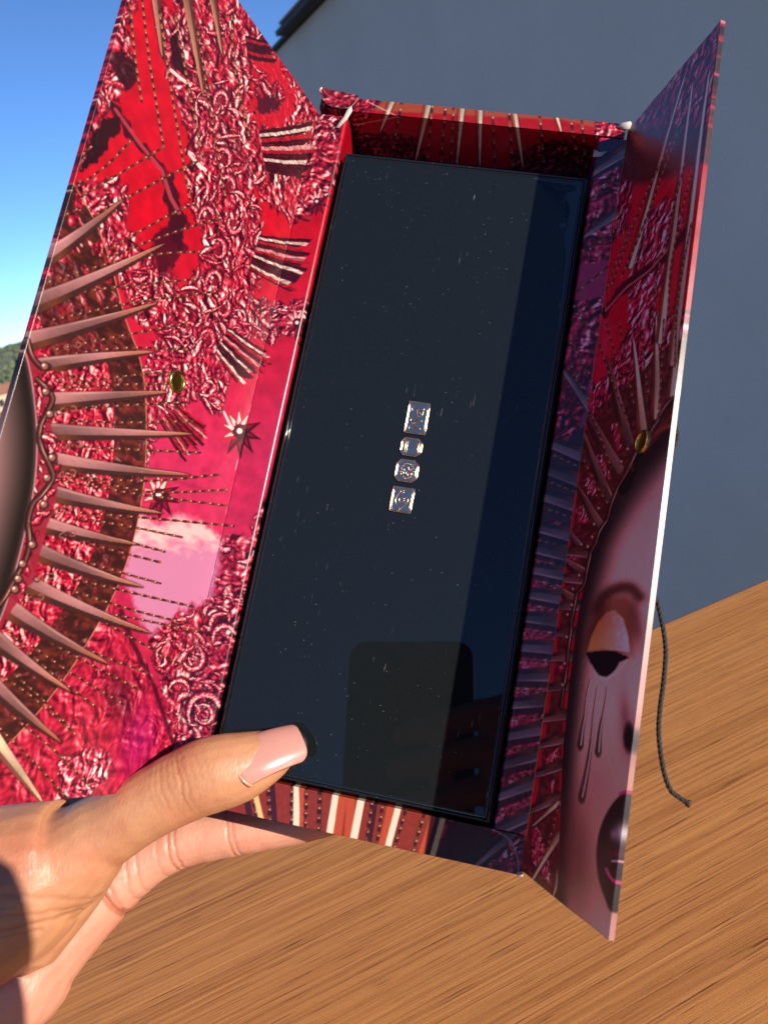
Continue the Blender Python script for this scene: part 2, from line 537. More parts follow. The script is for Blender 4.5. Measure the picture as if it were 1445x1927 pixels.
    def wing(s, quad, n=7, seed=1, tones='dcrdprdcd', ragged=.22):
        """spread wing: a fan of cream, scarlet and plum quills. quad: root top, tip top, tip bottom, root bottom"""
        q0, q1, q2, q3 = (np.asarray(p, float) for p in quad)
        cols = dict(c=(255, 232, 212), p=(240, 160, 158), r=(196, 22, 44), d=(62, 8, 26))
        rg = np.random.default_rng(seed)
        for i in range(n):
            for (o0, o1, key) in ((0, .42, tones[(2 * i) % len(tones)]), (.42, .78, tones[(2 * i + 1) % len(tones)]), (.78, 1.0, 'd')):
                ta, tb = (i + o0) / n, (i + o1) / n
                ln = 1 - ragged * rg.uniform(0, 1) - .18 * abs((i + .5) / n - .45)
                A_, B_ = q0 + (q3 - q0) * ta, q0 + (q3 - q0) * tb
                C_, D_ = q1 + (q2 - q1) * tb, q1 + (q2 - q1) * ta
                C_ = B_ + (C_ - B_) * ln; D_ = A_ + (D_ - A_) * ln * 1.04
                base = np.asarray(cols[key], float)
                def colf(idx, sd, base=base):
                    m = .8 + .35 * fbm(s.u[idx] / 3.0, s.v[idx] / .7, 33, 2)
                    return np.clip(base * m[:, None], 0, 255)
                s.poly([A_, (A_ + D_) / 2 + [0, 2], D_, C_, (B_ + C_) / 2 + [0, 2], B_], colf, .97, 1.6, 1.2)

    def flower(s, c, r, petals=9, hot=(255, 226, 214), dark=(70, 10, 28)):
        for i in range(petals):
            a = 2 * math.pi * i / petals + .3
            t = np.array([math.cos(a) * .8, math.sin(a)]) * r
            p = np.array(c)
            lit = math.cos(a + 2.2) > 0.0
            s.stroke([p + t * .3, p + t * .7, p + t * 1.1], r * .20, .8, (190, 40, 62) if lit else dark, .95)
            s.stroke([p + t * .35 - 1.5, p + t * .75 - 1.5], r * .09, .8, hot if lit else (150, 20, 44), .9)
        s.disc(c, r * .30, dark); s.disc((c[0] - 1, c[1] - 1), r * .12, hot)

    def disc(s, c, r, col, ry=None, alpha=1.0, feather=2.0):
        ry = ry or r
        idx = s.near(c[0] - r - feather, c[0] + r + feather, c[1] - ry - feather, c[1] + ry + feather)
        d = np.hypot((s.x[idx] - c[0]) / r, (s.y[idx] - c[1]) / ry)
        s._blend(idx, np.clip(.5 + (1 - d) * min(r, ry) / feather, 0, 1) * alpha, col)

    def soft(s, c, rx, ry, col, alpha=.8, rot=0.0, p=2.0):
        dx, dy = s.x - c[0], s.y - c[1]
        ca, sa = math.cos(rot), math.sin(rot)
        d = (np.abs((dx * ca + dy * sa) / rx) ** p + np.abs((-dx * sa + dy * ca) / ry) ** p)
        idx = np.nonzero(d < 6)[0]
        s._blend(idx, np.exp(-d[idx]) * alpha, col)

    def scroll(s, pts, w=6, hi=(214, 160, 140), mid=(104, 58, 54), lo=(40, 18, 18)):
        """a polished metal scroll bar"""
        def colf(idx, q, f, arc):
            k = np.clip(q, -1, 1)
            c = np.asarray(mid) * (1 - np.abs(k))[:, None] + np.asarray(lo) * np.abs(k)[:, None]
            g = np.exp(-((k + .35) / .22) ** 2) * (.35 + .65 * np.clip(np.sin(arc / 13.0), 0, 1))
            return c * (1 - g[:, None]) + np.asarray(hi) * g[:, None]
        s.stroke(pts, w + 1.5, w + 1.5, (28, 12, 14), .7)
        s.stroke(pts, w, w * .8, colf, 1)

    def done(s, grain=0.02):
        n = 1 + grain * (perlin(s.u / .5, s.v / .5, 77) + .6 * perlin(s.u / .3, s.v / .3, 78))
        return lin(np.clip(s.c * n[:, None], 0, 255))


def art_left(x, y, u, v):
    A = Art(x, y, u, v, (188, 14, 38))
    # cloth ground: scarlet above, rose in the middle, crimson below
    t = np.clip((y - 420) / 420, 0, 1) ** 1.2
    t2 = np.clip((y - 1000) / 250, 0, 1)
    g = np.array([190, 10, 34.]) * (1 - t)[:, None] + np.array([196, 40, 84.]) * t[:, None]
    g = g * (1 - t2[:, None] * .6) + np.array([176, 22, 58.]) * t2[:, None] * .6
    A.c = g * (1 + .10 * fbm(u / 5, v / 5, 21, 4))[:, None]
    orn, carv = A.ornament, A.carved
    # gilded carving, top to bottom
    carv([(330, -260), (450, -260), (470, 0), (510, 90), (560, 170), (640, 215), (640, 330), (600, 395), (560, 420), (500, 380), (470, 330), (430, 240), (400, 150), (330, 60)], 3.4, 3, 18, 62, .05)
    A.poly([(470, 90), (520, 110), (548, 165), (560, 205), (530, 240), (490, 240), (470, 205), (478, 150)], (190, 14, 36), .85, 5, 12)
    A.leaves([(465, 130), (520, 140), (535, 190), (500, 200), (470, 180)], 11, 77, 75, tint=.05)
    A.poly([(480, 180), (520, 185), (525, 205), (490, 212)], (66, 8, 26), .9, 5, 8)
    carv([(300, 0), (345, 60), (400, 170), (440, 260), (470, 330), (492, 420), (490, 520), (470, 590), (440, 650), (420, 720), (350, 760), (300, 720), (290, 640), (350, 560), (385, 470), (368, 400), (350, 330), (360, 270), (330, 180), (300, 80)], 3.2, 5, 15, 55, .12)
    carv([(215, -80), (262, -20), (240, 60), (255, 130), (225, 180), (190, 230), (175, 300), (150, 330), (165, 220), (205, 80)], 3.2, 8, 17, 70, .1, lit=(.3, .9))
    carv([(140, 345), (210, 335), (240, 360), (235, 410), (270, 480), (330, 520), (350, 600), (270, 620), (240, 560), (200, 470), (180, 420)], 3.0, 12, 15, 100, .15)
    carv([(420, 600), (500, 560), (540, 600), (520, 640), (470, 640), (430, 720), (420, 780), (395, 770), (370, 740), (350, 760), (300, 780), (285, 860), (265, 900), (262, 690), (310, 640)], 3.0, 15, 15, 60, .35)
    carv([(480, 580), (600, 560), (610, 640), (570, 650), (530, 620)], 3.0, 18, 15, 30, .3)
    # lower scrolls beside the palette
    carv([(500, 930), (470, 1010), (420, 1010), (418, 1080), (400, 1130), (350, 1150), (300, 1185), (280, 1210), (300, 1260), (318, 1330), (330, 1400), (350, 1420), (430, 1360), (470, 1180), (520, 960)], 3.8, 22, 17, 45, .4, size=(14, 44), wid=(3, 8), spread=120, curl=1.6)
    # bottom velvet
    idx, m, sd = A.poly_mask([(-260, 1130), (60, 1090), (210, 1110), (245, 1190), (300, 1290), (325, 1370), (330, 1420), (300, 1560), (-260, 1620)], 6, 14)
    sh = A.relief(idx, 3.4, 31, 1.3)
    A._blend(idx, m, A.relief_col(np.clip(sh * .75 - .05, -.8, .72), .35))
    A.soft((262, 1395), 34, 70, (176, 26, 108), .62, .25)
    A.soft((225, 1310), 26, 55, (60, 8, 26), .5, -.2)
    A.stroke([(228, 1150), (250, 1210), (290, 1290), (325, 1395)], 5, 3, (60, 8, 26), .8, 4)
    orn([(110, 1430), (190, 1400), (215, 1440), (170, 1500), (110, 1510)], 2.6, 35)
    # dark straps and silhouettes of the upper left
    A.poly([(205, 190), (222, 195), (262, 262), (300, 300), (330, 340), (345, 392), (352, 430), (338, 470), (318, 440), (318, 390), (300, 320), (255, 275), (222, 232)], (48, 8, 22), .9, 4, 6)
    A.stroke([(218, 205), (262, 268), (305, 320), (322, 372), (338, 400)], 3, 4, (205, 70, 84), .7)
    A.poly([(196, 225), (225, 220), (222, 250), (205, 275), (188, 298), (160, 318), (148, 330), (165, 270)], (34, 8, 16), .92, 4, 7)
    A.poly([(205, 105), (228, 95), (250, 110), (258, 150), (240, 172), (226, 150)], (46, 10, 22), .85, 5, 8)
    A.poly([(290, 440), (330, 420), (352, 400), (350, 470), (330, 500), (310, 520), (290, 490)], (60, 8, 28), .85, 6, 9)
    A.poly([(318, 70), (330, 66), (352, 130), (356, 150), (330, 130)], (40, 6, 18), .9, 3, 3)
    A.stroke([(322, 132), (338, 146), (358, 160)], 3, 3, (255, 214, 206), .95)
    A.stroke([(352, 282), (366, 300), (388, 320)], 3, 3, (255, 206, 200), .95)
    A.stroke([(372, 246), (354, 276), (352, 290)], 2.5, 2.5, (60, 6, 22), .9)
    # scroll curls of the column
    for (cx, cy, r, a0, a1) in [(418, 190, 22, -200, 60), (400, 232, 18, -60, 200), (422, 300, 24, -160, 90), (430, 352, 26, -200, 40), (392, 410, 24, -180, 60), (412, 470, 22, -120, 150), (440, 420, 22, 0, 230), (405, 530, 24, -190, 30), (420, 580, 20, -60, 180), (392, 640, 22, -160, 80)]:
        aa = np.radians(np.linspace(a0, a1, 14))
        pts = np.stack([cx + r * .7 * np.cos(aa) * np.linspace(1, .6, 14), cy + r * np.sin(aa) * np.linspace(1, .6, 14)], 1)
        A.leaf(pts, 5.2, .2, .85, -1)
        A.disc((cx, cy), r * .24, (120, 10, 32), r * .36, .9)
    for (cx, cy, r, a0, a1, w) in [(388, 1340, 36, -210, 70, 7), (384, 1346, 20, -120, 150, 5), (340, 1300, 22, -170, 20, 5), (362, 1240, 24, -60, 170, 6), (425, 1200, 26, -200, 0, 6)]:
        aa = np.radians(np.linspace(a0, a1, 14))
        A.leaf(np.stack([cx + r * np.cos(aa) * np.linspace(1, .7, 14), cy + r * 1.1 * np.sin(aa) * np.linspace(1, .7, 14)], 1), w, .4, 1.0, -1)
    # wings
    A.wing([(486, 246), (600, 226), (588, 338), (500, 322)], 5, 2)
    A.wing([(488, 442), (592, 450), (570, 562), (470, 508)], 6, 3)
    A.wing([(432, 616), (526, 676), (462, 742), (404, 664)], 6, 4)
    A.wing([(338, 762), (404, 812), (352, 880), (300, 792)], 7, 5, 'rdrprdrd')
    A.wing([(462, 66), (512, 78), (530, 120), (466, 110)], 3, 6, 'drd')
    # flowers and stars
    A.flower((597, 380), 24); A.flower((560, 608), 30); A.flower((300, 932), 44, 10); A.flower((452, 812), 46, 10)
    A.stroke([(422, 775), (432, 796), (438, 806)], 2, 3, (255, 220, 210), .9)
    # pale sky window with cloud
    sky_p = [(262, 960), (300, 985), (340, 962), (385, 985), (416, 1016), (410, 1080), (398, 1125), (345, 1150), (300, 1180), (280, 1196), (262, 1160), (240, 1100), (232, 1070), (250, 1010)]
    def skyc(idx, sd):
        k = np.clip((A.y[idx] - 985) / 60, 0, 1)
        n = fbm(A.u[idx] / 6, A.v[idx] / 3, 66, 4)
        cloud = np.clip(1.2 - np.abs(A.y[idx] - (1000 + 18 * n)) / 34, 0, 1)[:, None]
        b = np.array([206, 92, 124.]) * (1 - k)[:, None] + np.array([202, 128, 164.]) * k[:, None]
        return b * (1 - cloud * .8) + np.array([246, 214, 200.]) * cloud * .8
    A.poly(sky_p, skyc, .96, 12, 8)
    A.stroke([(410, 930), (330, 905), (300, 890)], 3, 2, (140, 20, 60), .4, 6)
    # tortoiseshell halo band: outer arc / inner arc
    out = [(112, 300), (190, 440), (236, 596), (262, 668), (274, 740), (275, 860), (262, 970), (232, 1078), (182, 1180), (90, 1320), (-60, 1480)]
    inn = [(70, 430), (130, 470), (168, 590), (196, 660), (212, 740), (214, 850), (200, 950), (170, 1050), (124, 1140), (40, 1250), (-120, 1400)]
    o_, i_ = catmull(out, 6), catmull(inn, 6)
    def shell(idx, sd):
        n = fbm(A.u[idx] / 5, A.v[idx] / 2.2, 44, 4)
        k = np.clip(n * 1.1 + .25, 0, 1)[:, None]
        c = np.array([50, 24, 22.]) * (1 - k) + np.array([104, 42, 30.]) * k
        gap = np.clip((fbm(A.u[idx] / 4.5, A.v[idx] / 3.2, 144, 2) - .18) * 5, 0, .9)[:, None] * np.clip((620 - A.y[idx]) / 200 + .35, .35, 1)[:, None]
        return c * (1 - gap) + A.relief_col(A.relief(idx, 2.6, 145, 1.8), .1) * gap
    A.poly(np.vstack([o_, i_[::-1]]), shell, .96, 2)
    A.stroke(o_, 1.0, 1.0, (214, 140, 110), .8)
    # inner ring: tiles of scarlet mosaic between dark bars
    idx, m, sd = A.poly_mask(np.vstack([i_, np.array([(-100, 1200), (40, 1000), (90, 880), (86, 760), (70, 640), (60, 560), (40, 470)])]), 2, 0)
    sh = A.relief(idx, 2.2, 53, 1.9)
    A._blend(idx, m, A.relief_col(np.clip(sh + .02, -.75, .8), .15))
    A.poly(np.vstack([i_[6:20], np.array([(120, 700), (95, 660), (75, 600), (60, 560)])]), shell, .75, 2)
    for k in range(5):
        A.soft((128 + 20 * (k % 2), 640 + k * 6), 10, 6, (120, 20, 30), .3)
    # blades of the sunburst crown
    bl = [((88, 486), (232, 376), 15, 3), ((66, 572), (312, 458), 17, 4), ((48, 644), (298, 570), 17, 3), ((76, 690), (292, 662), 15, -2),
          ((100, 756), (320, 738), 16, 0), ((84, 812), (364, 817), 15, 2), ((90, 866), (358, 894), 16, 4), ((88, 926), (308, 966), 15, 4),
          ((58, 980), (260, 1025), 16, 4), ((60, 1034), (270, 1105), 16, 5), ((40, 1092), (286, 1192), 17, 6), ((4, 1136), (206, 1250), 18, 6),
          ((-30, 1186), (134, 1302), 18, 4), ((-40, 1262), (115, 1397), 18, 4)]
    chains = [[(140, 305), (172, 277)], [(134, 360), (200, 312), (250, 262)], [(150, 372), (220, 330), (308, 277)], [(180, 405), (290, 345), (377, 302)], [(112, 410), (150, 392)],
              [(205, 470), (300, 415), (368, 382)], [(200, 485), (320, 440), (415, 410)], [(80, 535), (190, 500), (300, 478), (375, 474)], [(95, 560), (220, 540), (375, 525)], [(100, 602), (250, 570), (410, 548)],
              [(95, 660), (200, 638), (355, 608)], [(100, 672), (230, 655), (360, 658)], [(118, 724), (250, 706), (340, 698)], [(120, 730), (230, 724), (330, 722)],
              [(120, 770), (220, 764), (345, 757)], [(130, 792), (240, 795), (362, 793)], [(125, 838), (250, 846), (378, 852)], [(130, 898), (280, 905), (415, 893)], [(110, 890), (280, 925), (426, 922)],
              [(120, 905), (260, 930), (430, 952)], [(150, 965), (280, 975), (440, 990)], [(150, 975), (250, 992), (343, 1011)], [(160, 1005), (240, 1020), (310, 1038)], [(140, 1015), (230, 1040), (302, 1058)],
              [(120, 1045), (220, 1075), (303, 1098)], [(140, 1090), (260, 1118), (365, 1142)], [(130, 1110), (240, 1145), (345, 1172)], [(110, 1140), (260, 1165), (378, 1190)], [(90, 1110), (230, 1190), (340, 1250)],
              [(60, 1170), (170, 1225), (277, 1266)], [(80, 1200), (170, 1250), (262, 1298)], [(60, 1215), (140, 1270), (232, 1325)], [(10, 1180), (90, 1260), (180, 1330)], [(30, 1270), (90, 1325), (140, 1380)],
              [(0, 1270), (60, 1310), (140, 1380)], [(20, 1345), (100, 1410), (180, 1490)], [(0, 1370), (60, 1430), (130, 1505)]]
    for i, p in enumerate(chains): A.strand(catmull(p, 5), 2.0, 17 + (i % 3), i * .37)
    for b, t_, w, bend in bl: A.blade(b, t_, w, bend=bend)
    A.blade((-20, 1380), (80, 1510), 15, (250, 214, 176), (120, 70, 60), (250, 200, 150))
    # rays falling from above
    for b, t_, w in [((288, -60), (306, 108), 8), ((342, -60), (384, 184), 8), ((388, -80), (418, 104), 7)]:
        A.blade(b, t_, w, (170, 108, 88), (84, 44, 36), (190, 130, 100), flip=-1)
    for i, p in enumerate([[(243, -60), (252, 80), (268, 194)], [(262, -60), (280, 100), (308, 276)], [(300, 20), (326, 190), (358, 376)], [(330, 30), (352, 150), (384, 300)], [(372, 60), (395, 200), (425, 372)], [(436, 20), (440, 120), (470, 262)]]):
        A.strand(catmull(p, 6), 1.8, 17, i * .3, warm=(214, 150, 84))
    # crown edge: scroll chain and the dark brow
    head = [(46, 655), (58, 700), (68, 770), (71, 840), (66, 910), (52, 985), (34, 1060), (8, 1150), (-40, 1260), (-200, 1400), (-300, 1300), (-200, 1000), (-60, 700), (20, 640)]
    def brow(idx, sd):
        k = np.clip((sd - 16) / 60, 0, 1)[:, None]
        e = np.clip(1 - sd / 9, 0, 1)[:, None]
        c = np.array([34, 27, 25.]) * (1 - k) + np.array([150, 112, 112.]) * k
        return c * (1 - e) + np.array([98, 62, 60.]) * e
    A.poly([(50, 650), (92, 700), (98, 800), (112, 880), (104, 950), (80, 1020), (70, 1080), (30, 1140), (0, 1190), (-30, 1200), (20, 1050), (66, 880), (66, 760)], (150, 34, 52), .9, 3, 4)
    A.leaves([(66, 690), (96, 720), (98, 800), (108, 880), (100, 940), (76, 1010), (40, 1120), (20, 1130), (60, 960), (72, 840)], 14, 90, 90, tint=.2)
    A.poly(catmull(head, 4), brow, 1, 1.6)
    A.stroke(catmull(head[:9], 6), 1.2, 1.2, (196, 160, 168), .8)
    for p in [[(52, 640), (60, 668), (78, 690), (92, 690)], [(72, 715), (92, 735), (100, 752), (90, 775), (78, 800), (76, 830), (92, 862), (104, 868)], [(76, 830), (82, 850), (96, 880), (100, 900), (80, 930), (62, 950), (54, 990), (66, 1026)], [(54, 990), (56, 1020), (50, 1050), (36, 1076), (24, 1098)], [(24, 1098), (6, 1130), (-20, 1160)]]:
        A.scroll(catmull(p, 6), 5)
    for cx, cy in [(86, 690), (88, 738), (96, 780), (100, 862), (90, 900), (84, 950), (62, 1026), (44, 1062), (36, 1090), (30, 1110)]:
        A.disc((cx, cy), 9, (60, 34, 32)); A.disc((cx - 1, cy - 1), 6, (150, 92, 84)); A.disc((cx - 3, cy - 3), 2.4, (255, 226, 206))
    for cx, cy in [(120, 655), (112, 715), (112, 775), (122, 842), (110, 895), (100, 965), (110, 1010), (70, 1090), (50, 1130)]:
        for k in range(4):
            aa = np.radians(np.linspace(0, 270, 9) + k * 80)
            A.stroke(np.stack([cx + 9 * k + 6 * np.cos(aa), cy - k * 2 + 5 * np.sin(aa)], 1), 1.5, 1.2, (150, 90, 78) if k % 2 else (70, 30, 30), .9)
    # scored fold line of the hinge, paper white where the ink has cracked
    cr = [(599, 213), (576, 286), (509, 606), (440, 899), (394, 1112), (332, 1382)]
    idx, d, arc, f, side = A.seg(cr, 3)
    crack = np.clip(fbm(A.v[idx] / 6, A.u[idx] * 0 + 3, 13, 3) * 2.2, 0, 1)
    A._blend(idx, np.clip(1.2 - d, 0, 1) * crack * .8, (240, 214, 208))
    return A.done()


def art_right(x, y, u, v):
    A = Art(x, y, u, v, (186, 14, 36))
    A.c = A.c * (1 + .08 * fbm(u / 5, v / 5, 21, 4))[:, None]
    orn = A.ornament
    orn([(1150, -60), (1400, -60), (1400, 250), (1150, 262)], 3.0, 7, dark=.45)
    A.poly([(1120, 262), (1180, 236), (1345, 240), (1330, 300), (1265, 330), (1225, 345), (1120, 350)], (66, 26, 20), .9, 14, 6, .15)
    orn([(1120, 345), (1190, 340), (1180, 420), (1160, 450), (1135, 460)], 3.0, 9, dark=.25)
    orn([(1215, 400), (1270, 370), (1285, 420), (1260, 470), (1240, 560), (1215, 640), (1180, 640), (1185, 520)], 3.2, 13)
    A.poly([(1190, 520), (1215, 440), (1240, 400), (1260, 360), (1236, 395), (1212, 440), (1195, 500)], (36, 6, 16), .9, 3, 5)
    A.poly([(1130, 590), (1160, 545), (1200, 510), (1250, 480), (1300, 410), (1300, 430), (1255, 490), (1205, 530), (1165, 560), (1140, 600)], (58, 8, 20), .92, 3, 4)
    A.stroke([(1140, 585), (1180, 540), (1220, 510), (1260, 465)], 1.8, 1.8, (226, 110, 104), .7)
    orn([(1110, 730), (1150, 680), (1175, 630), (1250, 600), (1290, 560), (1280, 760), (1240, 800), (1190, 830), (1150, 800), (1110, 780)], 3.2, 17, dark=.2)
    A.poly([(1128, 600), (1150, 600), (1158, 640), (1150, 690), (1120, 725), (1112, 690)], (196, 20, 50), .95, 3, 4)
    # tortoiseshell ground under the crown's blades
    def shell(idx, sd):
        k = np.clip(fbm(A.u[idx] / 4, A.v[idx] / 2, 44, 4) + .3, 0, 1)[:, None]
        return np.array([60, 26, 24.]) * (1 - k) + np.array([104, 44, 32.]) * k
    A.poly([(1090, 830), (1130, 760), (1170, 730), (1215, 690), (1262, 640), (1290, 640), (1270, 800), (1215, 840), (1150, 960), (1105, 1060), (1080, 1180), (1062, 1320), (1052, 1480), (1050, 1700), (960, 1700), (1010, 1500), (1060, 1130), (1090, 900)], shell, .9, 4)
    # mosaic chips
    for p in [[(1150, 800), (1176, 775), (1178, 840), (1160, 850)], [(1118, 860), (1140, 850), (1150, 900), (1132, 910)], [(1098, 905), (1116, 890), (1125, 935), (1104, 930)], [(1082, 960), (1100, 945), (1112, 985), (1088, 985)],
              [(1068, 1040), (1080, 1030), (1096, 1052), (1074, 1060)], [(1052, 1250), (1062, 1246), (1066, 1262), (1050, 1266)], [(1022, 1425), (1050, 1405), (1052, 1425), (1028, 1440)], [(1030, 1475), (1045, 1465), (1042, 1500)], [(1000, 1560), (1012, 1556), (1030, 1600), (1040, 1670), (1020, 1650), (1000, 1620)]]:
        A.ornament(p, 1.8, 23, 1.8, 1, 2, 1.5, .2)
    for b, t_, w in [((1180, 830), (1142, 672), 10), ((1160, 880), (1050, 686), 11), ((1145, 940), (1090, 800), 9), ((1128, 990), (1080, 905), 9), ((1105, 1050), (1060, 985), 9), ((1100, 1080), (1040, 1040), 9), ((1080, 1130), (1030, 1095), 9)]:
        A.blade(b, t_, w, (122, 78, 70), (56, 28, 24), (116, 66, 52), flip=-1)
    for yy, sl in [(1040, 6), (1090, 4), (1140, 0), (1190, -2), (1235, -6), (1290, -10), (1345, -16), (1390, -24), (1440, -34), (1500, -46)]:
        A.blade((1100 - (yy - 1040) * .11, yy), (985 - (yy - 1040) * .11, yy - sl * 1.2), 8, (116, 74, 70), (52, 26, 24), (110, 64, 52))
    for b, t_, w in [((1062, 1500), (1000, 1555), 6), ((1052, 1570), (985, 1680), 6), ((1052, 1640), (1040, 1690), 5)]:
        A.blade(b, t_, w, (238, 196, 150), (112, 56, 44), (230, 170, 110), wt=1)
    for b, t_, w in [((1207, 810), (1191, 632), 8), ((1232, 780), (1234, 590), 8), ((1262, 745), (1276, 590), 8), ((1262, 680), (1336, 118), 7), ((1240, 640), (1304, 145), 6), ((1185, 500), (1290, 135), 4)]:
        A.blade(b, t_, w, (240, 200, 158), (98, 40, 32), (236, 196, 170), flip=-1, wt=1.2)
    for i, p in enumerate([[(1150, 540), (1200, 400), (1262, 270)], [(1170, 520), (1215, 410), (1275, 250)], [(1135, 560), (1165, 480), (1200, 400)], [(1225, 620), (1240, 500), (1290, 300)], [(1255, 600), (1265, 480), (1300, 330)], [(1268, 690), (1275, 560), (1300, 420)], [(1140, 605), (1155, 660), (1172, 730)], [(1165, 600), (1180, 700), (1192, 760)], [(1205, 600), (1212, 690), (1218, 740)], [(1248, 600), (1242, 700), (1238, 770)], [(1125, 640), (1145, 700), (1180, 790)], [(1100, 760), (1120, 800), (1150, 880)], [(1095, 860), (1120, 910), (1145, 950)], [(1030, 1600), (1045, 1540), (1055, 1500)]]):
        A.strand(catmull(p, 5), 1.5, 15, i * .41)
    # face
    face = [(1300, 780), (1270, 800), (1245, 815), (1215, 850), (1180, 905), (1158, 940), (1135, 985), (1120, 1020), (1105, 1080), (1094, 1130), (1082, 1200), (1070, 1300), (1060, 1400), (1055, 1500), (1052, 1600), (1048, 1680), (1040, 1900), (1250, 1900), (1300, 1300)]
    def skin(idx, sd):
        X, Y = A.x[idx], A.y[idx]
        ed = np.clip((sd - 4) / np.interp(Y, [800, 950, 1200, 1400, 1700], [70, 62, 44, 40, 26]), 0, 1)
        ed = ed * ed * (3 - 2 * ed)
        c0 = np.array([38, 26, 26.])
        cm = np.stack([np.interp(Y, [820, 1000, 1150, 1330, 1500, 1650, 1780], a) for a in ([180, 230, 240, 234, 206, 172, 220], [128, 164, 176, 168, 138, 112, 156], [126, 152, 166, 154, 122, 94, 136])], 1)
        c = c0 * (1 - ed)[:, None] + cm * ed[:, None]
        s2 = np.exp(-((Y - 1620) / 110) ** 2) * np.clip(1 - sd / 70, 0, 1)
        return c * (1 - .45 * s2)[:, None] + np.array([96, 50, 40.]) * (.45 * s2)[:, None]
    A.poly(face, skin, 1, 2)
    A.stroke([(1276, 796), (1245, 806), (1218, 828)], 4, 4, (150, 52, 44), .95)
    A.poly([(1202, 852), (1214, 848), (1180, 926), (1166, 932), (1158, 918)], (12, 8, 8), .95, 3)
    A.soft((1225, 850), 22, 40, (28, 20, 20), .7, .6)
    # brow, lid, lashes
    A.soft((1150, 1190), 46, 60, (112, 60, 50), .6, .2)
    A.poly([(1104, 1228), (1110, 1180), (1124, 1146), (1144, 1124), (1176, 1118), (1198, 1138), (1198, 1190), (1188, 1232)], (118, 54, 30), .72, 22)
    A.soft((1120, 1186), 13, 44, (62, 28, 20), .7, .35)
    A.soft((1196, 1170), 12, 44, (92, 46, 44), .6, -.2)
    def browc(idx, q, f, arc): return np.array([58, 24, 18.]) * (1 + .5 * perlin(A.u[idx] / .3, A.v[idx] / 1.3, 6))[:, None]
    A.stroke(catmull([(1122, 1150), (1136, 1124), (1160, 1108), (1186, 1106), (1204, 1124)], 6), 13, 11, browc, .5, 16)
    A.stroke(catmull([(1124, 1142), (1138, 1120), (1162, 1107), (1186, 1107), (1202, 1122)], 6), 8, 8, browc, .62, 10)
    lidp = [(1106, 1226), (1114, 1196), (1126, 1170), (1142, 1152), (1156, 1148), (1172, 1164), (1182, 1196), (1185, 1228), (1160, 1224), (1130, 1222)]
    def lidc(idx, sd):
        k = np.clip((A.x[idx] - 1112) / 66 + .18 * perlin(A.u[idx] / .8, A.v[idx] / 2, 4), 0, 1)[:, None]
        h = np.clip((A.y[idx] - 1150) / 60, 0, 1)[:, None]
        o = np.array([172, 74, 30.]) * (1 - h) + np.array([222, 128, 70.]) * h
        return o * (1 - k ** 1.6) + np.array([232, 190, 198.]) * k ** 1.6
    A.poly(lidp, lidc, .97, 3)
    A.poly([(1103, 1230), (1118, 1226), (1140, 1224), (1160, 1226), (1184, 1238), (1166, 1246), (1156, 1262), (1142, 1274), (1126, 1272), (1116, 1256)], (22, 16, 18), 1, 2.5, 1.5)
    A.stroke([(1120, 1268), (1138, 1280), (1158, 1268), (1178, 1244)], 3, 2, (236, 196, 196), .6, 4)
    A.soft((1176, 1348), 11, 46, (96, 58, 66), .6, -.08)
    A.soft((1182, 1392), 17, 40, (110, 66, 74), .55)
    A.disc((1183, 1388), 10, (22, 14, 16), 27, 1, 6)
    # tears
    for p, e in [([(1110, 1278), (1103, 1310), (1099, 1345), (1094, 1375), (1091, 1402)], 5), ([(1123, 1292), (1116, 1340), (1112, 1390), (1105, 1440), (1094, 1500)], 6), ([(1141, 1292), (1136, 1330), (1128, 1370), (1124, 1415)], 5)]:
        q = catmull(p, 6)
        A.stroke(q, 1.4, e * 1.1, (120, 74, 62), .85); A.stroke(q[len(q) // 2:], 1.4, e * 1.25, (66, 40, 32), .88); A.disc(q[-1], e * 1.1, (58, 36, 28), e * 2.2, .9, 3); A.stroke(q + [1.4, 0], .7, 1.2, (248, 222, 206), .9)
    A.soft((1082, 1600), 26, 120, (104, 52, 44), .6)
    A.soft((1120, 1470), 30, 60, (150, 98, 96), .4)
    A.soft((1150, 1745), 30, 30, (214, 150, 150), .5)
    # parted lips
    A.poly(catmull([(1200, 1484), (1172, 1492), (1148, 1516), (1130, 1552), (1121, 1600), (1124, 1650), (1136, 1690), (1152, 1718), (1200, 1735)], 5), (44, 26, 24), 1, 4)
    A.stroke([(1166, 1494), (1178, 1490), (1195, 1492)], 3, 4, (196, 40, 96), .95)
    A.soft((1172, 1568), 13, 18, (236, 222, 226), .95); A.soft((1154, 1570), 7, 10, (150, 120, 132), .8)
    A.soft((1160, 1606), 12, 8, (120, 46, 66), .7)
    A.stroke([(1150, 1620), (1166, 1621), (1190, 1618)], 1.5, 2.6, (246, 170, 190), .95)
    A.stroke(catmull([(1138, 1634), (1146, 1650), (1160, 1661), (1190, 1668)], 5), 2, 4.5, (222, 60, 116), .95)
    # chain of the crown's rim
    for p in [[(1200, 842), (1178, 890), (1162, 918), (1150, 950), (1142, 978)], [(1142, 978), (1128, 1000), (1122, 1020), (1112, 1040)], [(1112, 1040), (1106, 1070), (1100, 1100), (1086, 1118)], [(1086, 1118), (1080, 1150), (1074, 1180)], [(1076, 1180), (1070, 1220), (1066, 1260), (1060, 1300), (1056, 1330)]]:
        A.scroll(catmull(p, 6), 2.8, (236, 196, 160))
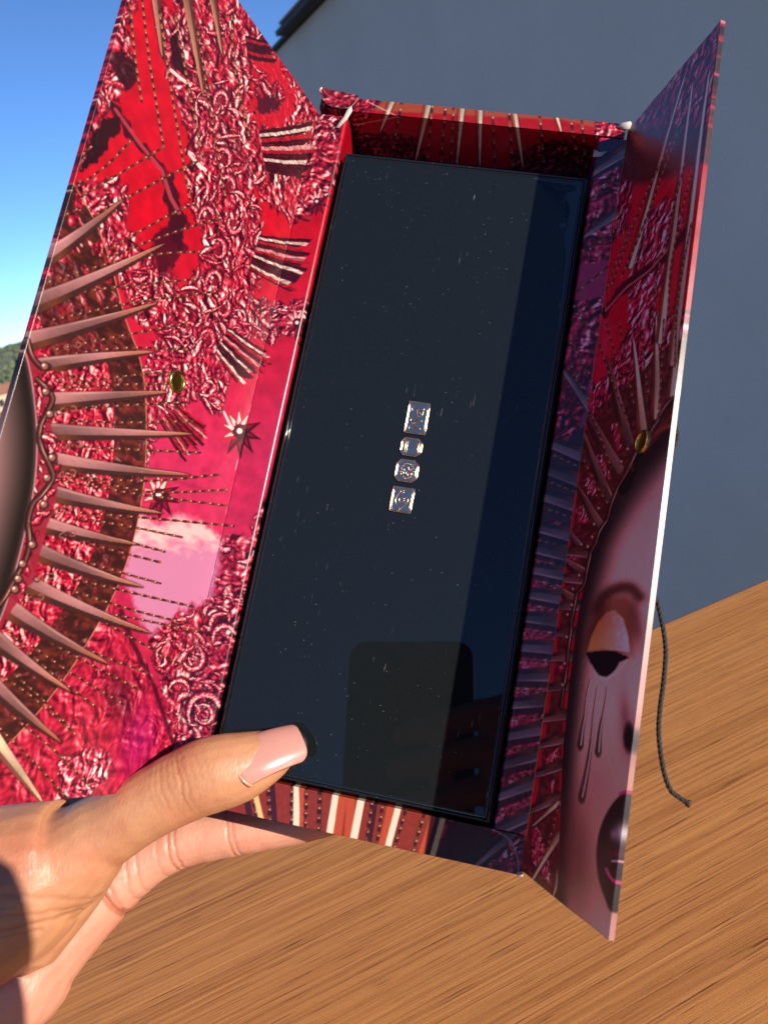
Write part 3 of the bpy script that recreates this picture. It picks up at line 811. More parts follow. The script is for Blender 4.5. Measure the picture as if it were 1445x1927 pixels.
    for cx, cy in [(1128, 958), (1120, 988), (1116, 1012), (1108, 1030), (1096, 1026), (1092, 1084), (1080, 1110), (1078, 1140), (1070, 1158), (1068, 1200), (1064, 1250), (1060, 1290), (1182, 846), (1170, 870)]:
        A.disc((cx, cy), 4.5, (52, 28, 26)); A.disc((cx - 1, cy - 1), 2.6, (170, 112, 92)); A.disc((cx - 1.5, cy - 2), 1.1, (255, 226, 196))
    for p in [[(1240, 782), (1250, 766), (1262, 752), (1278, 748)], [(1222, 818), (1228, 806), (1238, 790)]]:
        A.scroll(catmull(p, 5), 4, (190, 130, 120))
    return A.done()


def art_rail_r(x, y, u, v):
    A = Art(x, y, u, v, (150, 44, 86))
    A.ornament([(1060, 200), (1230, 200), (1150, 520), (1110, 700), (1060, 720), (1060, 600)], 3.6, 71, 2.0, 1, 3, 3, .5, dark=.25)
    A.poly([(1090, 280), (1180, 250), (1170, 310), (1095, 350)], (52, 40, 62), .95, 3)
    A.poly([(1072, 500), (1150, 490), (1138, 560), (1066, 566)], (156, 40, 76), .95, 3, 3)
    A.ornament([(1050, 720), (1110, 700), (1085, 830), (1030, 850)], 3.2, 74, 2, 1, 4, 4, .5, dark=.55)
    A.poly([(1035, 850), (1100, 800), (1070, 1060), (1000, 1050)], (58, 34, 44), .96, 3, 0, .15)
    idx, m, sd = A.poly_mask([(1000, 1040), (1085, 1020), (1010, 1640), (920, 1640)], 4, 2)
    sh = A.relief(idx, 2.6, 76, 1.6)
    A._blend(idx, m, A.relief_col(np.clip(sh * .8, -.8, .75), .45))
    for p in [[(1040, 838), (1068, 828), (1066, 856), (1046, 862)], [(1030, 985), (1048, 975), (1076, 1010), (1050, 1012)]]:
        A.ornament(p, 2, 79, 2, 1, 2, 1, .7)
    for i, yy in enumerate([830, 880, 930, 990, 1030, 1068, 1115, 1160, 1215, 1272, 1325, 1385, 1440, 1500, 1570]):
        sl = np.interp(yy, [830, 1000, 1200, 1300, 1600], [46, 26, 8, -8, -62])
        A.stroke([(1100 - (yy - 830) * .15, yy + sl * .6 + 16), (1000 - (yy - 830) * .15, yy - sl * .4 + 12)], 8, 8, (44, 22, 32), .8)
        A.blade((1110 - (yy - 830) * .15, yy + sl * .7), (950 - (yy - 830) * .15, yy - sl * .7), 9, (120, 90, 100), (52, 34, 44), (112, 82, 92), wt=5)
        A.strand([(1100 - (yy - 830) * .15, yy + 30 + sl * .5), (990 - (yy - 830) * .15, yy + 26 - sl * .5)], 1.5, 14, i * .3)
    for b, t_, w in [((1180, 280), (1085, 345), 10), ((1175, 390), (1090, 450), 8), ((1115, 770), (1054, 688), 9)]:
        A.blade(b, t_, w, (150, 120, 126), (66, 44, 50), (150, 100, 90), wt=2)
    for i, p in enumerate([[(1160, 330), (1090, 395)], [(1150, 440), (1085, 485)], [(1145, 500), (1072, 560)], [(1072, 565), (1115, 625)], [(1070, 640), (1130, 740)], [(1075, 690), (1110, 760)]]):
        A.strand(p, 1.8, 22, i * .3)
    return A.done()


def stripes(A, y0, y1, spec):
    for kind, xt, xb, w in spec:
        p = [(xt, y0), (xb, y1)]
        if kind == 'c': A.stroke(p, w, w, (255, 240, 214), 1, 1.4)
        elif kind == 'y': A.stroke(p, w, w, (250, 214, 140), 1, 1.4)
        elif kind == 'o': A.stroke(p, w, w, (206, 84, 54), 1, 1.4)
        elif kind == 'd': A.stroke(p, w, w, (72, 28, 42), 1, 1.6)
        elif kind == 's': A.strand(p, w, 18, xt * .13)


def art_bottom(x, y, u, v):
    A = Art(x, y, u, v, (150, 54, 44))
    A.c = A.c * (1 + .07 * fbm(u / 1.4, v / 1.4, 3, 3))[:, None]
    A.ornament([(820, 1540), (1010, 1560), (1010, 1680), (900, 1660), (815, 1600)], 2.6, 83, 2, 1, 4, 4, .3, dark=.2)
    A.poly([(845, 1545), (920, 1560), (950, 1600), (905, 1640), (820, 1610)], (66, 28, 28), .92, 3)
    stripes(A, 1450, 1660, [('d', 455, 492, 6), ('s', 470, 500, 3), ('d', 502, 530, 5), ('y', 470, 520, 5), ('d', 508, 524, 7), ('s', 503, 514, 3.4),
                            ('s', 549, 548, 2.6), ('c', 559, 556, 6), ('o', 568, 576, 7), ('s', 577, 572, 3.2), ('d', 604, 596, 4), ('s', 604, 594, 3.4),
                            ('c', 640, 606, 7), ('o', 652, 622, 8), ('o', 664, 650, 8), ('c', 690, 650, 7), ('s', 708, 680, 3.4), ('d', 716, 684, 4), ('s', 728, 700, 3),
                            ('o', 752, 704, 8), ('c', 768, 712, 6), ('s', 786, 722, 2.6), ('s', 822, 760, 3.4), ('o', 846, 776, 7), ('d', 852, 790, 6), ('y', 858, 800, 5)])
    A.blade((970, 1560), (880, 1640), 7, (150, 120, 130), (60, 30, 34), (150, 110, 110), wt=4)
    A.disc((950, 1610), 5, (250, 220, 214)); A.disc((962, 1596), 3, (220, 90, 70)); A.disc((936, 1600), 3, (200, 70, 60))
    A.stroke(catmull([(930, 1562), (958, 1580), (972, 1610), (976, 1640)], 5), 1, 1, (250, 226, 216), .8)
    return A.done()


def art_top(x, y, u, v):
    A = Art(x, y, u, v, (168, 18, 30))
    A.c = A.c * (1 + .08 * fbm(u / 2, v / 2, 3, 3))[:, None]
    A.poly([(560, 160), (1210, 200), (1210, 262), (1060, 226), (660, 206), (560, 230)], (160, 74, 50), .95, 4)
    A.ornament([(560, 160), (720, 180), (690, 230), (660, 260), (560, 260)], 2.4, 93, 2, 1, 3, 4, .1, dark=.2)
    A.ornament([(1120, 200), (1230, 200), (1230, 300), (1120, 280)], 2.4, 95, 2, 1, 3, 4, .1)
    A.ornament([(660, 250), (790, 255), (800, 300), (660, 310)], 2.2, 97, 2, 1, 3, 6, .1, dark=.55)
    A.ornament([(960, 290), (1040, 262), (1110, 275), (1110, 360), (960, 360)], 2.2, 99, 2, 1, 3, 6, .1, dark=.6)
    for xt, xb in [(736, 714), (803, 778), (868, 858), (902, 902), (966, 984), (1038, 1056)]:
        A.blade((xt + (xt - xb) * .25, 178), (xb, 250 if xb in (714, 1056) else 318), 6.0, (255, 236, 206), (150, 70, 48), (240, 206, 170), wt=1)
    for xt, xb in [(758, 728), (815, 800), (840, 826), (854, 846), (925, 932), (955, 966), (1012, 1026), (1066, 1092), (1090, 1104)]:
        A.strand([(xt, 180), (xb, 340)], 2.2, 24, xt * .11, warm=(206, 116, 70))
    A.stroke([(690, 190), (750, 220), (640, 240)], .9, .9, (240, 214, 200), .7)
    return A.done()

# ================================================================== SETTING
def mat_ground():
    m, nt, b = new_mat('dry_ground')
    tc = nt.nodes.new('ShaderNodeTexCoord')
    n = noise(nt, 0.05, 6, 0.6, tc.outputs['Object'])
    r = ramp(nt, n.outputs['Fac'], [(0.3, (0.10, 0.10, 0.045)), (0.55, (0.20, 0.16, 0.09)), (0.75, (0.27, 0.21, 0.13))])
    nt.links.new(r.outputs[0], b.inputs['Base Color']); b.inputs['Roughness'].default_value = 0.95
    return m
M['ground'] = mat_ground()
M['concrete'] = simple('terrace_concrete', (0.36, 0.34, 0.31), 0.85, 0, 6, 0.15, 0.002)
def mat_hill():
    m, nt, b = new_mat('hill_scrub')
    tc = nt.nodes.new('ShaderNodeTexCoord')
    n = noise(nt, 0.035, 7, 0.65, tc.outputs['Object'])
    r = ramp(nt, n.outputs['Fac'], [(0.32, (0.06, 0.075, 0.045)), (0.5, (0.10, 0.115, 0.06)), (0.62, (0.16, 0.16, 0.09)), (0.8, (0.26, 0.22, 0.14))])
    nt.links.new(r.outputs[0], b.inputs['Base Color']); b.inputs['Roughness'].default_value = 0.95
    return m
M['hill'] = mat_hill()
def mat_plaster():
    m, nt, b = new_mat('grey_plaster')
    tc = nt.nodes.new('ShaderNodeTexCoord')
    n = noise(nt, 1.3, 6, 0.6, tc.outputs['Object']); n2 = noise(nt, 90, 4, 0.6, tc.outputs['Object'])
    r = ramp(nt, n.outputs['Fac'], [(0.3, (0.63, 0.53, 0.455)), (0.7, (0.69, 0.585, 0.505))])
    nt.links.new(r.outputs[0], b.inputs['Base Color']); b.inputs['Roughness'].default_value = 0.9
    mp = nt.nodes.new('ShaderNodeMapping'); mp.inputs['Scale'].default_value = (3, 3, 2)
    nt.links.new(tc.outputs['Object'], mp.inputs['Vector'])
    st = noise(nt, 1, 5, .6, mp.outputs[0])
    sr = ramp(nt, st.outputs['Fac'], [(.35, (.975, .975, .975)), (.6, (1, 1, 1))])
    mx = nt.nodes.new('ShaderNodeMix'); mx.data_type = 'RGBA'; mx.blend_type = 'MULTIPLY'; mx.inputs['Factor'].default_value = 1
    nt.links.new(r.outputs[0], mx.inputs['A']); nt.links.new(sr.outputs[0], mx.inputs['B']); nt.links.new(mx.outputs['Result'], b.inputs['Base Color'])
    bump(nt, n2.outputs['Fac'], 0.45, 0.006, b)
    return m
M['plaster'] = mat_plaster()
M['roof'] = simple('dark_roof_metal', (0.035, 0.028, 0.026), 0.7, 0, 8, 0.3, 0.003)
M['tile'] = simple('roof_tile', (0.34, 0.15, 0.09), 0.85, 0, 1.5, 0.3)
M['white_wall'] = simple('whitewash', (0.66, 0.62, 0.56), 0.9, 0, 0.6, 0.1)
M['tan_wall'] = simple('tan_render', (0.52, 0.36, 0.26), 0.9, 0, 0.6, 0.15)
M['glass'] = simple('window_dark', (0.03, 0.035, 0.04), 0.1, 0, 3, 0.2)
M['leaf'] = simple('scrub_leaf', (0.085, 0.105, 0.055), 0.8, 0, 0.4, 0.5)

# ground sheet to the horizon
bm = bmesh.new()
bmesh.ops.create_circle(bm, cap_ends=True, segments=64, radius=2600)
o = bm_obj('ground', bm, M['ground']); o.location = (0, 0, -11.0); tag(o, kind='structure')
# terrace the table stands on, its edge along the table's far edge
DROP = 0.252                                    # table top below the lens
P1 = Vector((0.5707, 1.6584, 0)) * DROP; P2 = Vector((0.9188, 1.7584, 0)) * DROP
gd = (P2 - P1).normalized()
TERR = Matrix(((gd.x, -gd.y, 0, P1.x), (gd.y, gd.x, 0, P1.y), (0, 0, 1, 0), (0, 0, 0, 1)))
bm = bmesh.new(); box_bm(bm, -3.2, 1.0, -5.0, 0.06, -0.35, 0.0, 0.01)
o = bm_obj('terrace', bm, M['concrete']); o.matrix_world = TERR; tag(o, kind='structure')
bm = bmesh.new(); box_bm(bm, -3.1, 0.9, -4.9, -0.02, -11.2, -0.36)
o = bm_obj('terrace_base', bm, M['concrete']); o.matrix_world = TERR; tag(o, kind='structure')

# hills on the left
def hill_z(x, y):
    d = np.hypot(x, y)
    az = np.degrees(np.arctan2(x, y))
    t = np.clip((d - 150) / 560, 0, 1); t = t * t * (3 - 2 * t)
    ridge = 11.6 + 1.4 * np.sin(az * .16 + 2.2) + 1.2 * np.sin(az * .55) + 3.0 * fbm(x / 210, y / 210, 5, 3)
    back = np.clip((d - 760) / 600, 0, 1)
    return -11.2 + t * ridge * (1 - back) + np.clip(t * 3, 0, 1) * 1.0 * fbm(x / 40, y / 40, 9, 3)
na, nd = 120, 70
az = np.radians(np.linspace(-75, 40, na)); dd = np.linspace(140, 1350, nd)
AZ, DD = np.meshgrid(az, dd, indexing='ij')
hx, hy = np.sin(AZ) * DD, np.cos(AZ) * DD
V = np.stack([hx, hy, hill_z(hx, hy)], -1).reshape(-1, 3)
ii, jj = np.meshgrid(np.arange(na - 1), np.arange(nd - 1), indexing='ij')
q = np.stack([ii * nd + jj, ii * nd + jj + 1, (ii + 1) * nd + jj + 1, (ii + 1) * nd + jj], -1).reshape(-1, 4)[:, ::-1]
tag(link('hill', mesh_np('hill', V, q, smooth=True), M['hill']), kind='structure')

# scrub and far trees that read as one mass
def scrub():
    bm = bmesh.new(); bmesh.ops.create_icosphere(bm, subdivisions=1, radius=1.0)
    bv = np.array([v.co[:] for v in bm.verts]); bf = np.array([[v.index for v in f.verts] for f in bm.faces]); bm.free()
    Vs, Ts, o = [], [], 0
    rg = np.random.default_rng(3)
    for i in range(2600):
        a = math.radians(rg.uniform(-50, 10)); d = rg.uniform(170, 760)
        x, y = math.sin(a) * d, math.cos(a) * d
        r = rg.uniform(.7, 2.0)
        z = float(hill_z(np.array([x]), np.array([y]))[0])
        for k in range(3):
            off = rg.normal(0, .6, 3) * r
            v = bv * (1 + .35 * rg.normal(0, 1, (len(bv), 1)) * .5) * r * rg.uniform(.5, .9) + np.array([x, y, z + r * .5]) + off * [1, 1, .4]
            Vs.append(v); Ts.append(bf + o); o += len(bv)
    return mesh_np('hillside_scrub', np.concatenate(Vs), None, np.concatenate(Ts))
tag(link('hillside_scrub', scrub(), M['leaf']), 'dark green scrub and trees covering the far hillside at left', 'scrub', kind='stuff')

# far houses below the hill
def house(name, loc, rz, w, d, h, wall, roof_h, label):
    mw = Matrix.Translation(loc) @ Matrix.Rotation(rz, 4, 'Z')
    e = empty(name, mw, label, 'house', 'houses below the far hill')
    bm = bmesh.new(); box_bm(bm, -w / 2, w / 2, -d / 2, d / 2, 0, h)
    bm_obj('wall', bm, wall, e)
    bm = bmesh.new()
    ov = .4
    vs = [bm.verts.new(p) for p in [(-w / 2 - ov, -d / 2 - ov, h + .003), (w / 2 + ov, -d / 2 - ov, h + .003), (w / 2 + ov, d / 2 + ov, h + .003), (-w / 2 - ov, d / 2 + ov, h + .003), (-w / 2 - ov, 0, h + roof_h), (w / 2 + ov, 0, h + roof_h)]]
    for f in [(0, 1, 5, 4), (2, 3, 4, 5), (1, 2, 5), (3, 0, 4), (3, 2, 1, 0)]: bm.faces.new([vs[k] for k in f])
    bm_obj('roof', bm, M['tile'], e)
    for sx in (-.3, .05, .32):
        bm = bmesh.new(); box_bm(bm, sx * w - .5, sx * w + .5, -d / 2 - .05, -d / 2 - .002, h * .35, h * .35 + 1.3)
        bm_obj('window', bm, M['glass'], e)
    return e
def polar(azd, dist, z): return Vector((math.sin(R(azd)) * dist, math.cos(R(azd)) * dist, z))
house('house', polar(-22.0, 170, -10.6), .5, 16, 10, 3.4, M['tan_wall'], 1.6, 'far tan house with tiled roof at the foot of the green hill')
house('house', polar(-22.6, 118, -10.9), .3, 9, 7, 2.6, M['white_wall'], 1.2, 'far whitewashed house nearest below the hill, by the card edge')
house('house', polar(-15.5, 190, -10.6), -.2, 12, 9, 4.0, M['white_wall'], 1.8, 'far whitewashed house right of the tan one, behind the open card door')

# the shaded house wall on the right
WD = Vector((math.sin(R(-22.835)), math.cos(R(-22.835)), 0))       # along the wall, away from us
WC = Vector((8 * math.sin(R(.375)), 8 * math.cos(R(.375)), 0))     # below the notch in the eave
WNrm = Vector((-WD.y, WD.x, 0))                                    # faces the terrace
if WNrm.dot(-WC) < 0: WNrm = -WNrm
WTOP = EYE.z + 8 * math.tan(R(13.41))
MW = Matrix.Identity(4)
for k in range(3):
    MW[k][0] = (-WD)[k]; MW[k][1] = (-WNrm)[k]; MW[k][2] = (0, 0, 1)[k]; MW[k][3] = WC[k]
hw = empty('house', MW, 'grey plastered house wall in shade behind the table, dark eave on top', 'house')
bm = bmesh.new(); box_bm(bm, -2.6, 10.2, 0, 5.0, -11.2, WTOP, 0.01)
bm_obj('wall', bm, M['plaster'], hw)
# eave: thin board on the far stretch, thicker gutter nearer
bm = bmesh.new(); box_bm(bm, -2.7, 0.42, -0.05, 5.05, WTOP + .003, WTOP + .028)
bm_obj('eave_board', bm, M['roof'], hw)
bm = bmesh.new(); box_bm(bm, 0.425, 10.4, -0.14, 5.1, WTOP + .004, WTOP + .045, .006)
bm_obj('gutter', bm, M['roof'], hw)
bm = bmesh.new()
vs = [bm.verts.new(p) for p in [(.46, -.10, WTOP + .08), (10.3, -.10, WTOP + .08), (10.3, 5.0, WTOP + .5), (.46, 5.0, WTOP + .5), (.46, -.10, WTOP + .10), (10.3, -.10, WTOP + .10), (10.3, 5.0, WTOP + .54), (.46, 5.0, WTOP + .54)]]
for f in [(0, 3, 2, 1), (4, 5, 6, 7), (0, 1, 5, 4), (1, 2, 6, 5), (2, 3, 7, 6), (3, 0, 4, 7)]: bm.faces.new([vs[k] for k in f])
bm_obj('roof', bm, M['tile'], hw)

# ------------------------------------------------------------------ table
def mat_wood():
    m, nt, b = new_mat('teak_laminate')
    tc = nt.nodes.new('ShaderNodeTexCoord')
    def mapped(sx, sy, rot=0.0):
        mp = nt.nodes.new('ShaderNodeMapping')
        mp.inputs['Scale'].default_value = (sx, sy, 1); mp.inputs['Rotation'].default_value = (0, 0, rot)
        nt.links.new(tc.outputs['Object'], mp.inputs['Vector'])
        return mp.outputs[0]
    broad = noise(nt, 1, 3, 0.5, mapped(1.2, 75), .2)
    mid = noise(nt, 1, 4, 0.62, mapped(2.0, 560, .006), .08)
    fine = noise(nt, 1, 4, 0.65, mapped(7, 1500, -.004), .06)
    pore = noise(nt, 1, 2, 0.5, mapped(34, 1500, .008), .05)
    speck = noise(nt, 1, 3, 0.6, mapped(1500, 2400))
    c1 = ramp(nt, mid.outputs['Fac'], [(0.28, (0.39, 0.150, 0.046)), (0.45, (0.49, 0.206, 0.058)), (0.60, (0.54, 0.236, 0.070)), (0.78, (0.59, 0.272, 0.090))])
    c2 = ramp(nt, broad.outputs['Fac'], [(0.30, (0.80, 0.75, 0.72)), (0.55, (1.0, 1.0, 1.0)), (0.8, (1.05, 1.04, 1.0))])
    c3 = ramp(nt, fine.outputs['Fac'], [(0.30, (0.70, 0.62, 0.56)), (0.46, (1, 1, 1)), (0.75, (1.08, 1.08, 1.06))])
    c4 = ramp(nt, pore.outputs['Fac'], [(0.30, (0.36, 0.28, 0.25)), (0.39, (1, 1, 1))])
    c5 = ramp(nt, speck.outputs['Fac'], [(0.3, (0.86, 0.86, 0.86)), (0.7, (1.12, 1.12, 1.12))])
    last = c1.outputs[0]
    wv = nt.nodes.new('ShaderNodeTexWave'); wv.wave_type = 'BANDS'; wv.bands_direction = 'Y'; wv.wave_profile = 'SIN'
    wv.inputs['Scale'].default_value = 84; wv.inputs['Distortion'].default_value = 16.0; wv.inputs['Detail'].default_value = 3.0
    wv.inputs['Detail Scale'].default_value = 1.4; wv.inputs['Detail Roughness'].default_value = .6
    nt.links.new(mapped(.022, 1.0), wv.inputs['Vector'])
    c6 = ramp(nt, wv.outputs['Fac'], [(0.0, (0.85, 0.79, 0.73)), (0.30, (0.97, 0.96, 0.95)), (0.6, (1.02, 1.02, 1.01))])
    for c in (c2, c3, c4, c5, c6):
        mx = nt.nodes.new('ShaderNodeMix'); mx.data_type = 'RGBA'; mx.blend_type = 'MULTIPLY'
        mx.inputs['Factor'].default_value = 1.0
        nt.links.new(last, mx.inputs['A']); nt.links.new(c.outputs[0], mx.inputs['B'])
        last = mx.outputs['Result']
    nt.links.new(last, b.inputs['Base Color'])
    b.inputs['Roughness'].default_value = 0.5
    b.inputs['Specular IOR Level'].default_value = 0.35
    bp = bump(nt, fine.outputs['Fac'], 0.35, 0.0004, b)
    bp2 = nt.nodes.new('ShaderNodeBump'); bp2.inputs['Strength'].default_value = .25; bp2.inputs['Distance'].default_value = .00025
    nt.links.new(speck.outputs['Fac'], bp2.inputs['Height']); nt.links.new(bp.outputs[0], bp2.inputs['Normal'])
    nt.links.new(bp2.outputs[0], b.inputs['Normal'])
    return m
M['wood'] = mat_wood()
M['leg_metal'] = simple('table_leg_metal', (0.05, 0.05, 0.055), 0.4, 0.9, 40, 0.2)
TZ = EYE.z - DROP
MT = Matrix(((gd.x, -gd.y, 0, P1.x), (gd.y, gd.x, 0, P1.y), (0, 0, 1, TZ), (0, 0, 0, 1)))
tb = empty('table', MT, 'wooden table with straight brown grain under the held box', 'table')
bm = bmesh.new(); box_bm(bm, -.72, .78, -.80, 0, -.026, 0, .002, 2)
bm_obj('tabletop', bm, M['wood'], tb)
for sx in (-.66, .72):
    for sy in (-.74, -.06):
        bm = bmesh.new(); box_bm(bm, sx - .02, sx + .02, sy - .02, sy + .02, -TZ, -.0265, .003)
        bm_obj('leg', bm, M['leg_metal'], tb)
bm = bmesh.new(); box_bm(bm, -.64, .70, -.075, -.05, -.09, -.027, .002)
bm_obj('apron', bm, M['leg_metal'], tb)

# ================================================================== THE BOX
def mm(P):
    P = np.asarray(P, float)
    return np.stack([P[..., 0], -P[..., 1], P[..., 2]], -1) * 0.001

def panel(name, P0, U, V, D, nu, nv, art, parent, round_u=(0, 0), wave=0.12, uoff=0.0, gain=1.0, egain=1.0):
    """printed card: front grid P0 + s U + t V (mm, y down), extruded by D"""
    P0, U, V, D = (np.asarray(a, float) for a in (P0, U, V, D))
    Lu, Lv = np.linalg.norm(U), np.linalg.norm(V)
    s = np.linspace(0, 1, nu); t = np.linspace(0, 1, nv)
    S, T = np.meshgrid(s, t, indexing='ij'); S, T = S.ravel(), T.ravel()
    P = P0 + S[:, None] * U + T[:, None] * V
    n = D / np.linalg.norm(D)
    off = wave * (perlin(S * Lu / 31 + uoff, T * Lv / 47, 8) + .3 * perlin(S * Lu / 9 + uoff, T * Lv / 13, 18))
    off *= np.clip(np.minimum(S, 1 - S) * Lu / 3, 0, 1)
    for r, dist in ((round_u[0], S * Lu), (round_u[1], (1 - S) * Lu)):
        if r:
            e = np.clip(r - dist, 0, r)
            off = off + (r - np.sqrt(np.maximum(r * r - e * e, 0)))
    u_, v_ = S * Lu + uoff, T * Lv
    col = art(*view_xy(P), u_, v_) * gain  # gain sets print brightness per panel: dimmer where sunlit, lifted where shaded
    P = P + off[:, None] * n
    I, J = np.meshgrid(np.arange(nu - 1), np.arange(nv - 1), indexing='ij')
    a = (I * nv + J).ravel()
    q = np.stack([a, a + nv, a + nv + 1, a + 1], 1)
    per = np.concatenate([np.arange(nu) * nv, (nu - 1) * nv + np.arange(1, nv), (np.arange(nu - 2, -1, -1)) * nv + nv - 1, np.arange(nv - 2, 0, -1)])
    back = P0 + S[per][:, None] * U + T[per][:, None] * V + D
    nb = len(P)
    m = len(per); k = np.arange(m); k2 = (k + 1) % m
    side = np.stack([per[k], nb + k, nb + k2, per[k2]], 1)
    cen = (P0 + U / 2 + V / 2 + D)[None]
    tris = np.stack([nb + k, np.full(m, nb + m), nb + k2], 1)
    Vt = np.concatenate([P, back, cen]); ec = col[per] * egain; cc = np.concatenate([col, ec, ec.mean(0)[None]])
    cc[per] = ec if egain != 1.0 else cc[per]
    # orient outward: front normal must oppose D
    fn = np.cross(mm(U), mm(V)); flip = np.dot(fn, mm(D)) > 0
    if flip: q, side, tris = q[:, ::-1], side[:, ::-1], tris[:, ::-1]
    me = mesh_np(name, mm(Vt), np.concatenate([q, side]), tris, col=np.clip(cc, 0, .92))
    sm = np.zeros(len(me.polygons), bool); sm[:len(q)] = True
    me.polygons.foreach_set('use_smooth', sm)
    return link(name, me, M['paper'], parent)

gb = empty('presentation_box', BOX, 'open red ornate cardboard box with two hinged doors held over the table', 'box')
AL, ARt = R(69.9), R(72.1)
dL = np.array([-math.cos(AL), 0, math.sin(AL)]); nL = np.array([math.sin(AL), 0, math.cos(AL)])
dR = np.array([math.cos(ARt), 0, math.sin(ARt)]); nR = np.array([-math.sin(ARt), 0, math.cos(ARt)])
RAILG = 1.5  # brightens the right rail's print colour to offset its shade
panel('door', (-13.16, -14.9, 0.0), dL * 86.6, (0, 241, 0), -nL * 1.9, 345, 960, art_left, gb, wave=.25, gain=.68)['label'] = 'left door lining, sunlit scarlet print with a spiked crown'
panel('door', (97.75, -20.0, -0.1), dR * 51.5, (0, 247, 0), -nR * 1.45, 215, 860, art_right, gb, wave=.35, uoff=140, gain=1.95, egain=.25)['label'] = 'right door lining with a half face, in shade'  # print colour brightened against the shade, edge colour dimmed against the sun
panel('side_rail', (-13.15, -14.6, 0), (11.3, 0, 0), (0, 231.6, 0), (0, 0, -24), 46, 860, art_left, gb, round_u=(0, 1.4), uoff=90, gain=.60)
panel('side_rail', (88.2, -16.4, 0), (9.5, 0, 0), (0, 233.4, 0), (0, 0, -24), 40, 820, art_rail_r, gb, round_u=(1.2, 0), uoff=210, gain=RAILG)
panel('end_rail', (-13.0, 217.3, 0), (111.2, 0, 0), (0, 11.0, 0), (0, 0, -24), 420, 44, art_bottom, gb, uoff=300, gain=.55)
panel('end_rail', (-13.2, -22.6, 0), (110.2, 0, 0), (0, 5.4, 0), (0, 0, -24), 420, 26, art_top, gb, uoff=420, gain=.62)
panel('inner_wall', (-1.7, -17.1, -.6), (89.8, 0, 0), (0, 0, -23.2), (0, -.05, 0), 340, 90, art_top, gb, uoff=420, wave=0, gain=1.1)  # same print as the top rail, brighter in colour because this face is shaded
bm = bmesh.new(); box_bm(bm, -.0132, .0979, -.2283, .0226, -.0262, -.0242, .0004)
bm_obj('back_panel', bm, M['outer'], gb)

# torn and lifted paper at the corners
def scrap(name, pts, mat, parent, thick=.25):
    """small curled paper flap from outline points (mm, y down)"""
    pts = np.asarray(pts, float); c = pts.mean(0)
    bm = bmesh.new()
    top = [bm.verts.new(mm(p)) for p in pts]; ct = bm.verts.new(mm(c + [0, 0, .5]))
    bot = [bm.verts.new(mm(p - [0, 0, thick])) for p in pts]; cb = bm.verts.new(mm(c + [0, 0, .5 - thick]))
    n = len(pts)
    for i in range(n):
        j = (i + 1) % n
        bm.faces.new((top[i], top[j], ct)); bm.faces.new((bot[j], bot[i], cb)); bm.faces.new((top[i], bot[i], bot[j], top[j]))
    return bm_obj(name, bm, mat, parent, True)
scrap('torn_paper', [(93.6, -21.0, .5), (95.6, -22.6, .7), (98.2, -23.1, 1.2), (98.7, -22.0, 1.4), (98.3, -20.0, 1.0), (96.0, -20.3, .4)], M['torn'], gb)
scrap('torn_paper', [(-2.6, -17.6, .5), (-1.2, -18.8, .9), (-.6, -16.5, .9), (-1.8, -13.0, .7), (-4.2, -9.4, .6), (-5.8, -9.2, .5), (-4.0, -12.0, .5)], M['torn'], gb)
scrap('torn_paper', [(87.3, -11.2, .4), (89.5, -9.9, .9), (92.0, -11.0, .7), (90.2, -8.6, .6), (87.2, -8.2, .4)], M['torn'], gb)
scrap('torn_paper', [(96.6, 227.6, .2), (98.0, 227.0, .5), (98.5, 228.3, .6), (96.8, 228.6, .3)], M['torn'], gb)
# printed corner flap left of the top rail
def flap():
    pts = catmull([(-13.6, -23.4, 3.2), (-8, -23.3, 2.2), (-2, -23.2, 1.3), (0.5, -22.6, 1.0), (-1.2, -18.6, 1.2), (-3.2, -17.2, 1.6), (-8.2, -16.6, 2.4), (-11.6, -18.4, 3.0), (-13.6, -21.8, 3.4)], 5)
    c = pts.mean(0); n = len(pts)
    rings = [c + (pts - c) * k for k in (1, .85, .7, .55, .4, .25, .1)]
    V = np.concatenate(rings)
    x, y = view_xy(V)
    col = art_top(x, y, V[:, 0] + 600, V[:, 1]) * .55
    q = []
    i = np.arange(n); j = (i + 1) % n
    for k in range(6): q.append(np.stack([k * n + i, k * n + j, (k + 1) * n + j, (k + 1) * n + i], 1))
    q = np.concatenate(q)
    low = V - np.array([0, 0, .5])
    sd = np.stack([i, len(V) + i, len(V) + j, j], 1)
    return mesh_np('corner_flap', mm(np.concatenate([V, low])), np.concatenate([q[:, ::-1], q + len(V), sd]), None, True, np.concatenate([col, np.tile(lin([190, 182, 172]), (len(V), 1))]))
link('corner_flap', flap(), M['paper'], gb)

# eyelets
def eyelet(P, nrm, parent):
    P = np.asarray(P); nrm = np.asarray(nrm); e1 = np.array([0, 1., 0]); e2 = np.cross(nrm, e1)
    a = np.linspace(0, 2 * np.pi, 40, endpoint=False)
    prof = [(3.5, -.6), (3.5, .15), (3.25, .55), (2.85, .7), (2.5, .5), (2.35, .0), (2.3, -1.9)]
    V = np.concatenate([P + r * (np.cos(a)[:, None] * e1 + np.sin(a)[:, None] * e2) + z * nrm for r, z in prof])
    i = np.arange(40); j = (i + 1) % 40
    q = np.concatenate([np.stack([k * 40 + i, k * 40 + j, (k + 1) * 40 + j, (k + 1) * 40 + i], 1) for k in range(len(prof) - 1)])
    o = link('eyelet', mesh_np('eyelet', mm(V), q, smooth=True), M['brass'], parent)
    V2 = np.vstack([P + 2.32 * (np.cos(a)[:, None] * e1 + np.sin(a)[:, None] * e2) + .05 * nrm, (P + .05 * nrm)[None]])
    t = np.stack([i, j, np.full(40, 40)], 1)
    link('bore', mesh_np('bore', mm(V2), None, t), M['steel_hole'], o)
    return o
